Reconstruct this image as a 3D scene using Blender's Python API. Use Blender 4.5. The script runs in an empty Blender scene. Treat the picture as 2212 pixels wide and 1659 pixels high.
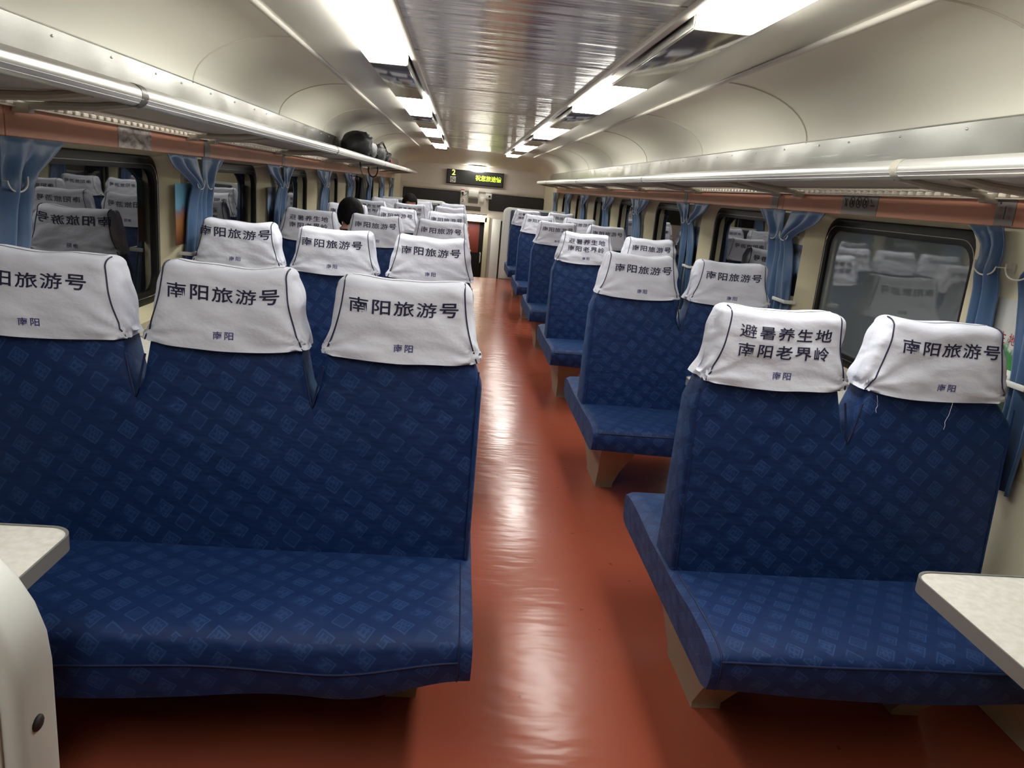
import bpy, bmesh, math, random
from mathutils import Vector, Matrix, noise
from mathutils.bvhtree import BVHTree
D = bpy.data
S = bpy.context.scene
COL = S.collection
PI = math.pi

# ------------------------------------------------------------------ camera
cam_d = D.cameras.new('camera')
cam_d.sensor_fit = 'HORIZONTAL'
cam_d.sensor_width = 36.0
cam_d.lens = 1643.0 / 2212.0 * 36.0
cam_d.clip_start = 0.02
cam = D.objects.new('camera', cam_d)
COL.objects.link(cam)


def cam_axes(f=1643.0, vp=(1002.3, 400.5), rdeg=5.168):
    r = math.radians(rdeg)
    F = Vector((vp[0] - 1106.0, vp[1] - 829.5, f)).normalized()
    n = F.cross(Vector((math.cos(r), math.sin(r), 0))).normalized()
    if n.y < 0:
        n = -n
    R = n.cross(F)
    if R.x < 0:
        R = -R
    return R, F, -n              # world x, y, z expressed in camera (right, down, forward)


_R, _F, _U = cam_axes()
rot = Matrix(((_R.x, -_R.y, -_R.z), (_F.x, -_F.y, -_F.z), (_U.x, -_U.y, -_U.z)))
cam.matrix_world = Matrix.Translation((-0.2, 0.0, 1.47)) @ rot.to_4x4()
S.camera = cam

# ------------------------------------------------------------------ world, exposure
w = D.worlds.new('night')
S.world = w
w.use_nodes = True
w.node_tree.nodes['Background'].inputs[0].default_value = (0.010, 0.013, 0.018, 1)
w.node_tree.nodes['Background'].inputs[1].default_value = 1.0
S.view_settings.view_transform = 'Standard'
S.view_settings.look = 'None'
S.view_settings.gamma = 1.0
S.view_settings.use_curve_mapping = False
S.view_settings.exposure = 0.0
LAMP_E = 19.0
S.cycles.max_bounces = 8
S.cycles.diffuse_bounces = 4
S.cycles.glossy_bounces = 4
S.cycles.caustics_reflective = False
S.cycles.sample_clamp_indirect = 6.0

# ------------------------------------------------------------------ dimensions (x from the car's middle, y along the car, z up)
PITCH = 1.755
Y1 = 2.09                      # middle of the first bench row
WALL = 1.56                    # wall face
FRAME = 1.64                   # window plane
YB, YE = -2.6, 17.0            # ends of the saloon

# ------------------------------------------------------------------ helpers


def tag(o, label=None, cat=None, group=None, kind=None):
    if label:
        o['label'] = label
    if cat:
        o['category'] = cat
    if group:
        o['group'] = group
    if kind:
        o['kind'] = kind
    return o


def empty(name, loc=(0, 0, 0), rz=0.0, label=None, cat=None, group=None):
    o = D.objects.new(name, None)
    o.empty_display_size = 0.1
    COL.objects.link(o)
    o.location = loc
    o.rotation_euler = (0, 0, rz)
    return tag(o, label, cat, group)


def link(name, me, parent=None):
    o = D.objects.new(name, me)
    COL.objects.link(o)
    if parent is not None:
        o.parent = parent
    return o


def copy_tree(o, parent=None):
    c = o.copy()
    COL.objects.link(c)
    c.parent = parent
    for ch in list(o.children):
        copy_tree(ch, c)
    return c


class MB:
    def __init__(self):
        self.bm = bmesh.new()

    def box(self, c, s, bevel=0.0, seg=2, rot=None):
        r = bmesh.ops.create_cube(self.bm, size=1.0)
        vs = r['verts']
        bmesh.ops.scale(self.bm, vec=s, verts=vs)
        if bevel > 0:
            es = list({e for v in vs for e in v.link_edges})
            rb = bmesh.ops.bevel(self.bm, geom=es, offset=bevel, segments=seg, profile=0.5, affect='EDGES')
            vs = list({v for f in rb['faces'] for v in f.verts} | {v for v in vs if v.is_valid})
        if rot is not None:
            bmesh.ops.rotate(self.bm, cent=(0, 0, 0), matrix=rot, verts=vs)
        bmesh.ops.translate(self.bm, vec=c, verts=vs)
        return self

    def quad(self, a, b, c, d):
        vs = [self.bm.verts.new(p) for p in (a, b, c, d)]
        self.bm.faces.new(vs)
        return self

    def tube(self, pts, r, seg=8, closed=False, caps=True, r2=None):
        pts = [Vector(p) for p in pts]
        n = len(pts)
        rings = []
        prev = None
        for i, p in enumerate(pts):
            if closed:
                t = pts[(i + 1) % n] - pts[i - 1]
            elif i == 0:
                t = pts[1] - pts[0]
            elif i == n - 1:
                t = pts[-1] - pts[-2]
            else:
                t = pts[i + 1] - pts[i - 1]
            t.normalize()
            if prev is None:
                a = Vector((0, 0, 1)) if abs(t.z) < 0.9 else Vector((1, 0, 0))
                u = t.cross(a).normalized()
            else:
                u = (prev - t * prev.dot(t)).normalized()
            prev = u
            v = t.cross(u)
            rr = r[i] if isinstance(r, (list, tuple)) else r
            r_b = rr if r2 is None else r2
            rings.append([self.bm.verts.new(p + u * rr * math.cos(2 * PI * k / seg) + v * r_b * math.sin(2 * PI * k / seg)) for k in range(seg)])
        m = n if closed else n - 1
        for i in range(m):
            A, B = rings[i], rings[(i + 1) % n]
            for k in range(seg):
                self.bm.faces.new((A[k], A[(k + 1) % seg], B[(k + 1) % seg], B[k]))
        if caps and not closed:
            self.bm.faces.new(list(reversed(rings[0])))
            self.bm.faces.new(rings[-1])
        return self

    def loft(self, loops, closed=True, cap_a=False, cap_b=False):
        rings = [[self.bm.verts.new(p) for p in L] for L in loops]
        n = len(rings[0])
        for A, B in zip(rings, rings[1:]):
            for k in range(n if closed else n - 1):
                self.bm.faces.new((A[k], A[(k + 1) % n], B[(k + 1) % n], B[k]))
        if cap_a:
            self.bm.faces.new(list(reversed(rings[0])))
        if cap_b:
            self.bm.faces.new(rings[-1])
        return self

    def prism(self, outline, axis, a, b, bevel=0.0, seg=2):
        """outline: 2d points; axis: 'x','y','z' extrude direction from a to b"""
        def P(p, t):
            if axis == 'y':
                return (p[0], t, p[1])
            if axis == 'x':
                return (t, p[0], p[1])
            return (p[0], p[1], t)
        A = [self.bm.verts.new(P(p, a)) for p in outline]
        B = [self.bm.verts.new(P(p, b)) for p in outline]
        n = len(outline)
        fa = self.bm.faces.new(A)
        fb = self.bm.faces.new(list(reversed(B)))
        for k in range(n):
            self.bm.faces.new((A[k], B[k], B[(k + 1) % n], A[(k + 1) % n]))
        bmesh.ops.recalc_face_normals(self.bm, faces=self.bm.faces[:])
        if bevel > 0:
            es = list(fa.edges) + list(fb.edges)
            bmesh.ops.bevel(self.bm, geom=es, offset=bevel, segments=seg, profile=0.5, affect='EDGES')
        return self

    def sphere(self, c, s, u=16, v=10):
        r = bmesh.ops.create_uvsphere(self.bm, u_segments=u, v_segments=v, radius=1.0)
        bmesh.ops.scale(self.bm, vec=s, verts=r['verts'])
        bmesh.ops.translate(self.bm, vec=c, verts=r['verts'])
        return self

    def uvbox(self):
        uv = self.bm.loops.layers.uv.verify()
        self.bm.normal_update()
        for f in self.bm.faces:
            n = f.normal
            ax = max(range(3), key=lambda i: abs(n[i]))
            for l in f.loops:
                p = l.vert.co
                l[uv].uv = (p.y, p.z) if ax == 0 else ((p.x, p.z) if ax == 1 else (p.x, p.y))
        return self

    def mesh(self, name, mat, smooth=True, angle=40, recalc=True):
        if recalc:
            bmesh.ops.recalc_face_normals(self.bm, faces=self.bm.faces[:])
        me = D.meshes.new(name)
        self.bm.to_mesh(me)
        self.bm.free()
        if mat is not None:
            me.materials.append(mat)
        if smooth:
            for p in me.polygons:
                p.use_smooth = True
            try:
                me.set_sharp_from_angle(angle=math.radians(angle))
            except Exception:
                pass
        return me

    def obj(self, name, mat, parent=None, **k):
        return link(name, self.mesh(name, mat, **k), parent)


def rrect(cx, cy, hx, hy, r, n=6):
    """rounded rectangle, counter clockwise, 4*(n+1) points"""
    out = []
    for (sx, sy, a0) in ((1, 1, 0), (-1, 1, 90), (-1, -1, 180), (1, -1, 270)):
        for k in range(n + 1):
            a = math.radians(a0 + 90 * k / n)
            out.append((cx + sx * (hx - r) + r * math.cos(a), cy + sy * (hy - r) + r * math.sin(a)))
    return out


# ------------------------------------------------------------------ materials
def srgb(r, g, b):
    def f(c):
        c /= 255.0
        return c / 12.92 if c <= 0.04045 else ((c + 0.055) / 1.055) ** 2.4
    return (f(r), f(g), f(b), 1)


class NT:
    def __init__(self, name):
        self.m = D.materials.new(name)
        self.m.use_nodes = True
        self.t = self.m.node_tree
        self.b = self.t.nodes['Principled BSDF']

    def n(self, typ, **kw):
        nd = self.t.nodes.new(typ)
        for k, v in kw.items():
            setattr(nd, k, v)
        return nd

    def l(self, a, b):
        self.t.links.new(a, b)

    def coords(self, kind='Object', scale=(1, 1, 1), rot=(0, 0, 0)):
        tc = self.n('ShaderNodeTexCoord')
        mp = self.n('ShaderNodeMapping')
        mp.inputs['Scale'].default_value = scale
        mp.inputs['Rotation'].default_value = rot
        self.l(tc.outputs[kind], mp.inputs[0])
        return mp.outputs[0]

    def noise(self, vec, scale, detail=3, rough=0.55):
        nn = self.n('ShaderNodeTexNoise')
        nn.inputs['Scale'].default_value = scale
        nn.inputs['Detail'].default_value = detail
        nn.inputs['Roughness'].default_value = rough
        self.l(vec, nn.inputs['Vector'])
        return nn.outputs[0]

    def ramp(self, fac, stops):
        r = self.n('ShaderNodeValToRGB')
        el = r.color_ramp.elements
        el[0].position, el[0].color = stops[0]
        el[1].position, el[1].color = stops[-1]
        for p, c in stops[1:-1]:
            e = el.new(p)
            e.color = c
        self.l(fac, r.inputs[0])
        return r.outputs[0]

    def math(self, op, a, b=None, clamp=False):
        m = self.n('ShaderNodeMath', operation=op)
        m.use_clamp = clamp
        for i, x in enumerate((a, b)):
            if x is None:
                continue
            if isinstance(x, (int, float)):
                m.inputs[i].default_value = x
            else:
                self.l(x, m.inputs[i])
        return m.outputs[0]

    def mix(self, fac, a, b):
        m = self.n('ShaderNodeMix', data_type='RGBA')
        for i, x in ((0, fac), (6, a), (7, b)):
            if isinstance(x, (int, float)):
                m.inputs[i].default_value = x
            elif isinstance(x, tuple):
                m.inputs[i].default_value = x
            else:
                self.l(x, m.inputs[i])
        return m.outputs[2]

    def bump(self, h, strength, dist=0.01):
        b = self.n('ShaderNodeBump')
        b.inputs['Strength'].default_value = strength
        b.inputs['Distance'].default_value = dist
        self.l(h, b.inputs['Height'])
        self.l(b.outputs[0], self.b.inputs['Normal'])

    def set(self, **kw):
        for k, v in kw.items():
            k = k.replace('_', ' ')
            if isinstance(v, (int, float, tuple)):
                self.b.inputs[k].default_value = v
            else:
                self.l(v, self.b.inputs[k])
        return self


def plain(name, col, rough=0.5, metal=0.0, spec=0.5, var=0.06, bump=0.0, bscale=40.0):
    m = NT(name)
    v = m.coords('Object')
    nz = m.noise(v, 3.0, 4)
    c2 = tuple(c * (1 - var) for c in col[:3]) + (1,)
    m.set(Base_Color=m.mix(nz, col, c2), Roughness=rough, Metallic=metal)
    m.b.inputs['Specular IOR Level'].default_value = spec
    if bump > 0:
        m.bump(m.noise(v, bscale, 3), bump, 0.004)
    return m.m


def emit(name, col, strength):
    m = NT(name)
    m.set(Base_Color=col, Roughness=0.5)
    m.b.inputs['Emission Color'].default_value = col
    m.b.inputs['Emission Strength'].default_value = strength
    return m.m


def fabric(name, base, mark, mscale=1.0, gain=0.24):
    """woven blue cover with a lattice of small tilted square marks"""
    m = NT(name)
    uv = m.coords('UV', scale=(1, 1, 1), rot=(0, 0, math.radians(33)))
    sep = m.n('ShaderNodeSeparateXYZ')
    m.l(uv, sep.inputs[0])
    cell = 0.066 * mscale

    def frac(o):
        a = m.math('DIVIDE', o, cell)
        return m.math('SUBTRACT', m.math('FRACT', a), 0.5), m.math('FLOOR', a)
    fx, ix = frac(sep.outputs[0])
    fy, iy = frac(sep.outputs[1])
    ax, ay = m.math('ABSOLUTE', fx), m.math('ABSOLUTE', fy)
    d = m.math('MAXIMUM', ax, ay)
    comb = m.n('ShaderNodeCombineXYZ')
    m.l(ix, comb.inputs[0])
    m.l(iy, comb.inputs[1])
    wn = m.n('ShaderNodeTexWhiteNoise')
    wn.noise_dimensions = '2D'
    m.l(comb.outputs[0], wn.inputs['Vector'])
    r = wn.outputs[0]
    inside = m.math('LESS_THAN', d, 0.31)
    ring = m.math('MULTIPLY', inside, m.math('GREATER_THAN', d, 0.255))
    sides = m.math('GREATER_THAN', m.math('ADD', m.math('ADD', fx, fy), m.math('SUBTRACT', r, 0.4)), -0.12)
    ring = m.math('MULTIPLY', ring, sides)
    # inner strokes, different from cell to cell
    k = m.math('ADD', 7.0, m.math('MULTIPLY', r, 7.0))
    s1 = m.math('GREATER_THAN', m.math('SINE', m.math('ADD', m.math('MULTIPLY', m.math('ADD', fx, m.math('MULTIPLY', fy, m.math('SUBTRACT', r, 0.5))), m.math('MULTIPLY', k, 3.0)), m.math('MULTIPLY', r, 20.0))), 0.25)
    s2 = m.math('GREATER_THAN', m.math('SINE', m.math('ADD', m.math('MULTIPLY', fy, m.math('MULTIPLY', k, 2.6)), m.math('MULTIPLY', r, 33.0))), 0.35)
    strokes = m.math('MULTIPLY', m.math('MAXIMUM', s1, s2), m.math('LESS_THAN', d, 0.20))
    strokes = m.math('MULTIPLY', strokes, m.math('GREATER_THAN', m.math('FRACT', m.math('MULTIPLY', r, 7.31)), 0.15))
    pat = m.math('MAXIMUM', ring, m.math('MULTIPLY', strokes, 0.8))
    pat = m.math('ADD', m.math('MULTIPLY', inside, 0.20), m.math('MULTIPLY', pat, 0.55))
    ob = m.coords('Object')
    cloud = m.noise(ob, 7.0, 3)
    pat = m.math('MULTIPLY', pat, m.math('ADD', 0.45, cloud))
    c = m.mix(m.math('MULTIPLY', pat, gain * 2.2, True), base, mark)
    m.set(Base_Color=c, Roughness=0.62)
    m.b.inputs['Specular IOR Level'].default_value = 0.35
    m.b.inputs['Sheen Weight'].default_value = 0.18
    m.b.inputs['Sheen Roughness'].default_value = 0.4
    m.b.inputs['Sheen Tint'].default_value = (0.22, 0.52, 0.9, 1)
    fine = m.noise(uv, 900.0, 2)
    wr = m.coords('Object', scale=(1.0, 1.0, 2.2))
    big = m.noise(wr, 6.0, 3)
    m.bump(m.math('ADD', m.math('MULTIPLY', big, 1.7), m.math('MULTIPLY', fine, 0.04)), 0.5, 0.012)
    return m.m


def cloth_white():
    m = NT('white_cotton')
    v = m.coords('Object', scale=(1, 1, 1.6))
    nz = m.noise(v, 14.0, 4)
    m.set(Base_Color=m.mix(m.noise(v, 5.0, 2), srgb(224, 227, 238), srgb(210, 213, 226)), Roughness=0.85)
    m.b.inputs['Specular IOR Level'].default_value = 0.2
    w1 = m.n('ShaderNodeTexWave')
    w1.inputs['Scale'].default_value = 5.0
    w1.inputs['Distortion'].default_value = 7.0
    w1.inputs['Detail'].default_value = 2.0
    w1.bands_direction = 'DIAGONAL'
    m.l(m.coords('Object', scale=(1, 1, 2.0)), w1.inputs['Vector'])
    m.bump(m.math('ADD', m.math('MULTIPLY', nz, 1.2), m.math('MULTIPLY', w1.outputs['Fac'], 0.35)), 0.35, 0.012)
    return m.m


M = {}
M['cream'] = plain('cream_wall_panel', srgb(222, 216, 188), 0.42, var=0.08)
M['reveal'] = plain('cream_window_liner', srgb(205, 197, 165), 0.4, var=0.08)
M['cove'] = plain('ivory_ceiling_laminate', srgb(232, 230, 216), 0.38, var=0.06)
M['bulkhead'] = plain('ivory_bulkhead', srgb(224, 216, 198), 0.5)
M['endwall'] = plain('grey_beige_end_panel', srgb(216, 208, 200), 0.45)
M['white_plastic'] = plain('white_plastic', srgb(214, 216, 210), 0.35)
M['off_white'] = plain('off_white_paint', srgb(205, 200, 188), 0.4)
M['grey_plate'] = plain('grey_plate', srgb(122, 116, 108), 0.5)
M['brown_plate'] = plain('dark_brown_plate', srgb(84, 74, 68), 0.5)
M['dark_grille'] = plain('dark_brown_glazing', (0.010, 0.007, 0.006, 1), 0.25)
M['black'] = plain('black_rubber', (0.012, 0.011, 0.010, 1), 0.5, spec=0.18)
M['dark_collar'] = plain('dark_grey_collar', srgb(96, 92, 82), 0.4)
M['grey_collar'] = plain('grey_beige_collar', srgb(170, 166, 152), 0.4)
M['edge_metal'] = plain('dull_grey_metal_edging', srgb(150, 150, 146), 0.38, metal=0.35)
M['black_cloth'] = plain('black_cloth', (0.010, 0.010, 0.011, 1), 0.85, spec=0.1, bump=0.5, bscale=25)
M['black_nylon'] = plain('black_nylon', (0.010, 0.010, 0.011, 1), 0.55, spec=0.3, bump=0.8, bscale=22)
M['grey_nylon'] = plain('grey_nylon', (0.09, 0.09, 0.10, 1), 0.5, bump=0.4)
M['red'] = plain('red_fabric', srgb(190, 30, 30), 0.6)
M['skin'] = plain('skin', srgb(188, 140, 118), 0.5)
M['hair'] = plain('black_hair', (0.007, 0.006, 0.006, 1), 0.7, spec=0.08, bump=0.8, bscale=60)
M['trouser'] = plain('dark_trouser_cloth', (0.02, 0.022, 0.03, 1), 0.8)
M['pipe'] = plain('navy_piping', srgb(34, 36, 62), 0.6)
M['navy_ink'] = plain('navy_print', srgb(30, 28, 62), 0.8, var=0.25)
M['blue_ink'] = plain('violet_blue_print', srgb(62, 58, 116), 0.8)
M['thread'] = plain('white_thread', srgb(215, 215, 220), 0.8)
M['red_ink'] = plain('red_print', srgb(150, 40, 50), 0.6)
M['dark_ink'] = plain('dark_print', srgb(40, 36, 34), 0.6)
M['grey_sticker'] = plain('silver_grey_sticker', srgb(120, 112, 108), 0.4)
M['leg'] = plain('beige_pedestal_paint', srgb(150, 138, 118), 0.5)
M['headpad'] = plain('dark_grey_head_pad', srgb(58, 62, 64), 0.6, bump=0.3)
M['teal_seat'] = plain('dark_teal_upholstery', srgb(20, 44, 66), 0.7, bump=0.3)
M['door_red'] = plain('brown_red_door_panel', srgb(128, 62, 52), 0.4)
M['lit_panel'] = plain('white_stair_panel', srgb(246, 246, 240), 0.35)
M['slot'] = plain('rack_comb_and_lit_dashes', srgb(226, 214, 200), 0.45)
M['rackgrey'] = plain('grey_rack_sheet', srgb(196, 190, 176), 0.45)
M['rackarm'] = plain('grey_rack_arm', srgb(176, 168, 152), 0.4)
M['fabric'] = fabric('blue_patterned_cover', srgb(7, 39, 88), srgb(54, 88, 140))
M['cord'] = plain('dark_blue_cord', srgb(16, 34, 76), 0.6)
M['cotton'] = cloth_white()


def metal(name, col, rough, aniso_scale=(40, 0.5, 40), var=0.08):
    m = NT(name)
    v = m.coords('Object', scale=aniso_scale)
    nz = m.noise(v, 4.0, 3)
    m.set(Base_Color=m.mix(nz, col, tuple(c * (1 - var) for c in col[:3]) + (1,)), Metallic=0.9)
    m.set(Roughness=m.math('ADD', rough - 0.05, m.math('MULTIPLY', nz, 0.12)))
    big = m.noise(m.coords('Object', scale=(1, 0.8, 1)), 3.0, 1)
    m.bump(big, 0.55, 0.02)
    return m.m


M['alu'] = metal('satin_aluminium', srgb(206, 207, 202), 0.24)
M['tube'] = plain('ribbed_aluminium_tube', srgb(226, 226, 220), 0.30, metal=0.6, var=0.03)
M['steel'] = metal('bright_steel', srgb(190, 190, 186), 0.2)
M['channel'] = plain('polished_channel_cover', srgb(158, 153, 140), 0.12, metal=0.45)


def mirror_ceiling():
    m = NT('glossy_grey_ceiling_sheet')
    v = m.coords('Object', scale=(1.0, 0.35, 1))
    nz = m.noise(v, 2.0, 2)
    n2 = m.noise(m.coords('Object', scale=(0.6, 3.0, 1)), 3.0, 2)
    m.set(Base_Color=m.mix(nz, srgb(208, 203, 192), srgb(192, 184, 172)), Metallic=0.6)
    m.set(Roughness=m.math('ADD', 0.10, m.math('MULTIPLY', nz, 0.16)))
    m.bump(m.math('ADD', m.math('MULTIPLY', nz, 0.6), m.math('MULTIPLY', n2, 0.9)), 0.24, 0.03)
    return m.m


M['mirror'] = mirror_ceiling()


def satin_ceiling():
    m = NT('satin_side_ceiling_sheet')
    v = m.coords('Object', scale=(1.0, 0.6, 1))
    nz = m.noise(v, 2.0, 2)
    m.set(Base_Color=m.mix(nz, srgb(198, 195, 184), srgb(182, 178, 168)), Metallic=0.45, Roughness=0.28)
    m.bump(nz, 0.2, 0.03)
    return m.m


M['satin'] = satin_ceiling()


def wood():
    m = NT('reddish_brown_beam_laminate')
    v = m.coords('Object', scale=(2, 0.6, 8))
    nz = m.noise(v, 3.0, 4)
    m.set(Base_Color=m.mix(nz, srgb(194, 134, 106), srgb(174, 114, 88)), Roughness=0.45)
    return m.m


M['beam'] = wood()


def floor_mat():
    m = NT('red_brown_vinyl_floor')
    v = m.coords('Object')
    big = m.noise(v, 1.3, 4)
    fine = m.noise(m.coords('Object', scale=(5, 1.2, 1)), 6.0, 5, 0.7)
    # the middle of the aisle is scuffed pale by feet
    sep = m.n('ShaderNodeSeparateXYZ')
    m.l(m.coords('Object'), sep.inputs[0])
    dx = m.math('ABSOLUTE', m.math('SUBTRACT', sep.outputs[0], 0.16))
    mid = m.math('SUBTRACT', 1.0, m.math('MULTIPLY', dx, 4.0), True)
    wear = m.math('MULTIPLY', mid, m.math('ADD', 0.25, big), True)
    c = m.mix(big, srgb(160, 84, 64), srgb(144, 70, 52))
    c = m.mix(m.math('MULTIPLY', wear, 0.4), c, srgb(184, 122, 102))
    dark = m.math('LESS_THAN', m.noise(m.coords('Object', scale=(1, 1, 1)), 22.0, 2), 0.27)
    c = m.mix(m.math('MULTIPLY', dark, 0.45), c, srgb(80, 36, 26))
    m.set(Base_Color=c, Roughness=m.math('ADD', 0.10, m.math('MULTIPLY', big, 0.16)))
    m.b.inputs['Specular IOR Level'].default_value = 0.20
    m.bump(m.math('ADD', m.noise(m.coords('Object', scale=(0.8, 2.2, 1)), 6.0, 2), m.math('MULTIPLY', fine, 0.05)), 0.34, 0.006)
    return m.m


M['floor'] = floor_mat()


def glass(name, base, rough, ior):
    m = NT(name)
    m.set(Base_Color=base, Roughness=rough)
    m.b.inputs['IOR'].default_value = ior
    nz = m.noise(m.coords('Object'), 1.5, 1)
    m.bump(nz, 0.03, 0.01)
    return m.m


M['pane'] = glass('dark_night_double_glazing', (0.006, 0.006, 0.007, 1), 0.015, 2.3)
M['pane_dull'] = glass('dusty_night_double_glazing', (0.11, 0.125, 0.128, 1), 0.035, 2.2)


def curtain_mat():
    m = NT('blue_satin_curtain')
    v = m.coords('Object', scale=(3, 3, 0.6))
    nz = m.noise(v, 5.0, 3)
    m.set(Base_Color=m.mix(nz, srgb(56, 90, 128), srgb(40, 68, 102)), Roughness=0.42)
    m.b.inputs['Sheen Weight'].default_value = 0.3
    m.bump(nz, 0.2, 0.01)
    return m.m


M['curtain'] = curtain_mat()


def laminate():
    m = NT('cream_swirl_laminate')
    v = m.coords('Object')
    vor = m.n('ShaderNodeTexVoronoi', feature='DISTANCE_TO_EDGE')
    vor.inputs['Scale'].default_value = 30.0
    wv = m.n('ShaderNodeVectorMath', operation='ADD')
    nn = m.n('ShaderNodeTexNoise')
    nn.inputs['Scale'].default_value = 28.0
    m.l(v, nn.inputs['Vector'])
    sc = m.n('ShaderNodeVectorMath', operation='SCALE')
    sc.inputs['Scale'].default_value = 0.05
    m.l(nn.outputs['Color'], sc.inputs[0])
    m.l(v, wv.inputs[0])
    m.l(sc.outputs[0], wv.inputs[1])
    m.l(wv.outputs[0], vor.inputs['Vector'])
    f = m.ramp(vor.outputs['Distance'], [(0.0, srgb(214, 208, 184)), (0.12, srgb(190, 182, 154)), (1.0, srgb(178, 168, 140))])
    m.set(Base_Color=f, Roughness=0.4)
    return m.m


M['laminate'] = laminate()


def tabletop():
    m = NT('speckled_cream_tabletop')
    nz = m.noise(m.coords('Object'), 60.0, 4)
    m.set(Base_Color=m.ramp(nz, [(0.3, srgb(222, 220, 208)), (0.7, srgb(240, 239, 232))]), Roughness=0.3)
    return m.m


M['table'] = tabletop()


def photo_sticker():
    m = NT('faded_waterfall_picture')
    v = m.coords('Object', scale=(10, 18, 40))
    nz = m.noise(v, 1.0, 5)
    m.set(Base_Color=m.ramp(nz, [(0.35, srgb(92, 80, 80)), (0.45, srgb(150, 138, 132)), (0.62, srgb(196, 190, 182))]), Roughness=0.35)
    return m.m


M['photo'] = photo_sticker()


def poster_mat(name, stops, scale=3.0):
    m = NT(name)
    sep = m.n('ShaderNodeSeparateXYZ')
    g = m.coords('Generated')
    m.l(g, sep.inputs[0])
    nz = m.noise(g, scale, 5)
    f = m.math('ADD', sep.outputs[2], m.math('MULTIPLY', m.math('SUBTRACT', nz, 0.5), 0.45))
    m.set(Base_Color=m.ramp(f, stops), Roughness=0.35)
    return m.m


M['poster_green'] = poster_mat('green_landscape_poster', [(0.0, srgb(70, 80, 70)), (0.25, srgb(40, 62, 44)), (0.45, srgb(58, 130, 62)), (0.62, srgb(70, 120, 80)), (0.70, srgb(190, 192, 188)), (1.0, srgb(205, 205, 203))], 9.0)
M['poster_dark'] = poster_mat('dark_valley_poster', [(0.0, srgb(24, 22, 24)), (0.38, srgb(26, 30, 34)), (0.46, srgb(110, 140, 180)), (0.7, srgb(150, 168, 200)), (0.85, srgb(60, 56, 64)), (1.0, srgb(120, 130, 150))], 5.0)
M['poster_blue'] = poster_mat('blue_orange_poster', [(0.0, srgb(90, 50, 34)), (0.4, srgb(146, 96, 50)), (0.55, srgb(120, 100, 110)), (0.62, srgb(96, 150, 180)), (1.0, srgb(110, 168, 196))], 4.0)

M['lamp'] = emit('glowing_lamp_diffuser', (1.0, 0.985, 0.93, 1), LAMP_E)
M['dome'] = emit('glowing_dome', (1.0, 0.97, 0.90, 1), 13.0)
M['led'] = emit('yellow_green_led', (0.62, 0.86, 0.05, 1), 1.0)
M['led_num'] = emit('pale_yellow_led', (0.80, 0.88, 0.22, 1), 1.0)
M['screen'] = plain('black_display_screen', (0.014, 0.014, 0.012, 1), 0.35)

# ------------------------------------------------------------------ lettering
_gcache = {}
THIN = {'南': 0.006, '避': 0.003, '旅': 0.010, '游': 0.007, '暑': 0.006, '养': 0.010, '岭': 0.010}


def glyph(ch, bold=0.0):
    k = (ch, bold)
    if k in _gcache:
        return _gcache[k]
    cu = D.curves.new('glyph', 'FONT')
    cu.body = ch
    cu.size = 1.0
    cu.offset = bold
    cu.resolution_u = 2
    cu.fill_mode = 'FRONT'
    o = D.objects.new('glyph', cu)
    COL.objects.link(o)
    bpy.context.view_layer.update()
    dg = bpy.context.evaluated_depsgraph_get()
    me = o.evaluated_get(dg).to_mesh()
    gb = bmesh.new()
    gb.from_mesh(me)
    bmesh.ops.triangulate(gb, faces=gb.faces[:])
    for _ in range(4):
        long_ = [e for e in gb.edges if e.calc_length() > 0.14]
        if not long_:
            break
        bmesh.ops.subdivide_edges(gb, edges=long_, cuts=1)
        bmesh.ops.triangulate(gb, faces=[f for f in gb.faces if len(f.verts) > 3])
    gb.verts.index_update()
    vs = [(v.co.x, v.co.y) for v in gb.verts]
    fs = [tuple(v.index for v in f.verts) for f in gb.faces]
    gb.free()
    o.evaluated_get(dg).to_mesh_clear()
    D.objects.remove(o)
    D.curves.remove(cu)
    if vs:
        x0, x1 = min(v[0] for v in vs), max(v[0] for v in vs)
        y0, y1 = min(v[1] for v in vs), max(v[1] for v in vs)
    else:
        x0 = x1 = y0 = y1 = 0
    _gcache[k] = (vs, fs, (x0, x1, y0, y1))
    return _gcache[k]


def text_bm(mb, text, cx, cz, pitch, w, h, fn, bold=0.012, normalise=False):
    """characters of `text` centred on (cx, cz), one every `pitch`; em box w x h; fn(x, z) -> point"""
    n = len(text)
    for i, ch in enumerate(text):
        if ch == ' ':
            continue
        vs, fs, (x0, x1, y0, y1) = glyph(ch, min(bold, THIN.get(ch, 1.0)))
        ox = cx + (i - (n - 1) / 2.0) * pitch
        gx, gy = (x0 + x1) / 2, (y0 + y1) / 2
        sx, sy = w, h
        if normalise and y1 > y0:
            sx = w / max(1e-6, (x1 - x0))
            sy = h / (y1 - y0)
        vv = [mb.bm.verts.new(fn(ox + (x - gx) * sx, cz + (y - gy) * sy)) for x, y in vs]
        for f in fs:
            try:
                mb.bm.faces.new([vv[q] for q in f])
            except ValueError:
                pass


# ------------------------------------------------------------------ structure: floor, walls, ceiling
def structure(o, label=None):
    o['kind'] = 'structure'
    if label:
        o['label'] = label
    return o


fl = MB()
fl.box((0, (YB + 12.85) / 2, -0.05), (3.3, 12.85 - YB, 0.1))
fl.box((0, 15.0, -1.15), (3.2, 4.3, 0.1))
for k in range(4):                                    # steps down to the lower landing
    fl.box((0.015, 13.05 + 0.28 * k, -0.30 - 0.25 * k), (0.93, 0.40, 0.10))
fl.box((0.015, 15.5, -1.05), (1.1, 3.2, 0.1))
structure(fl.obj('floor', M['floor']), 'worn red brown vinyl floor')

WIN_C = [3.2 + PITCH * k for k in range(-3, 7)]      # window centres along the car
OP = 0.69                                            # half width of the opening at the wall face
ZW0, ZW1 = 0.76, 1.498                               # opening at the wall face


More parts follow.
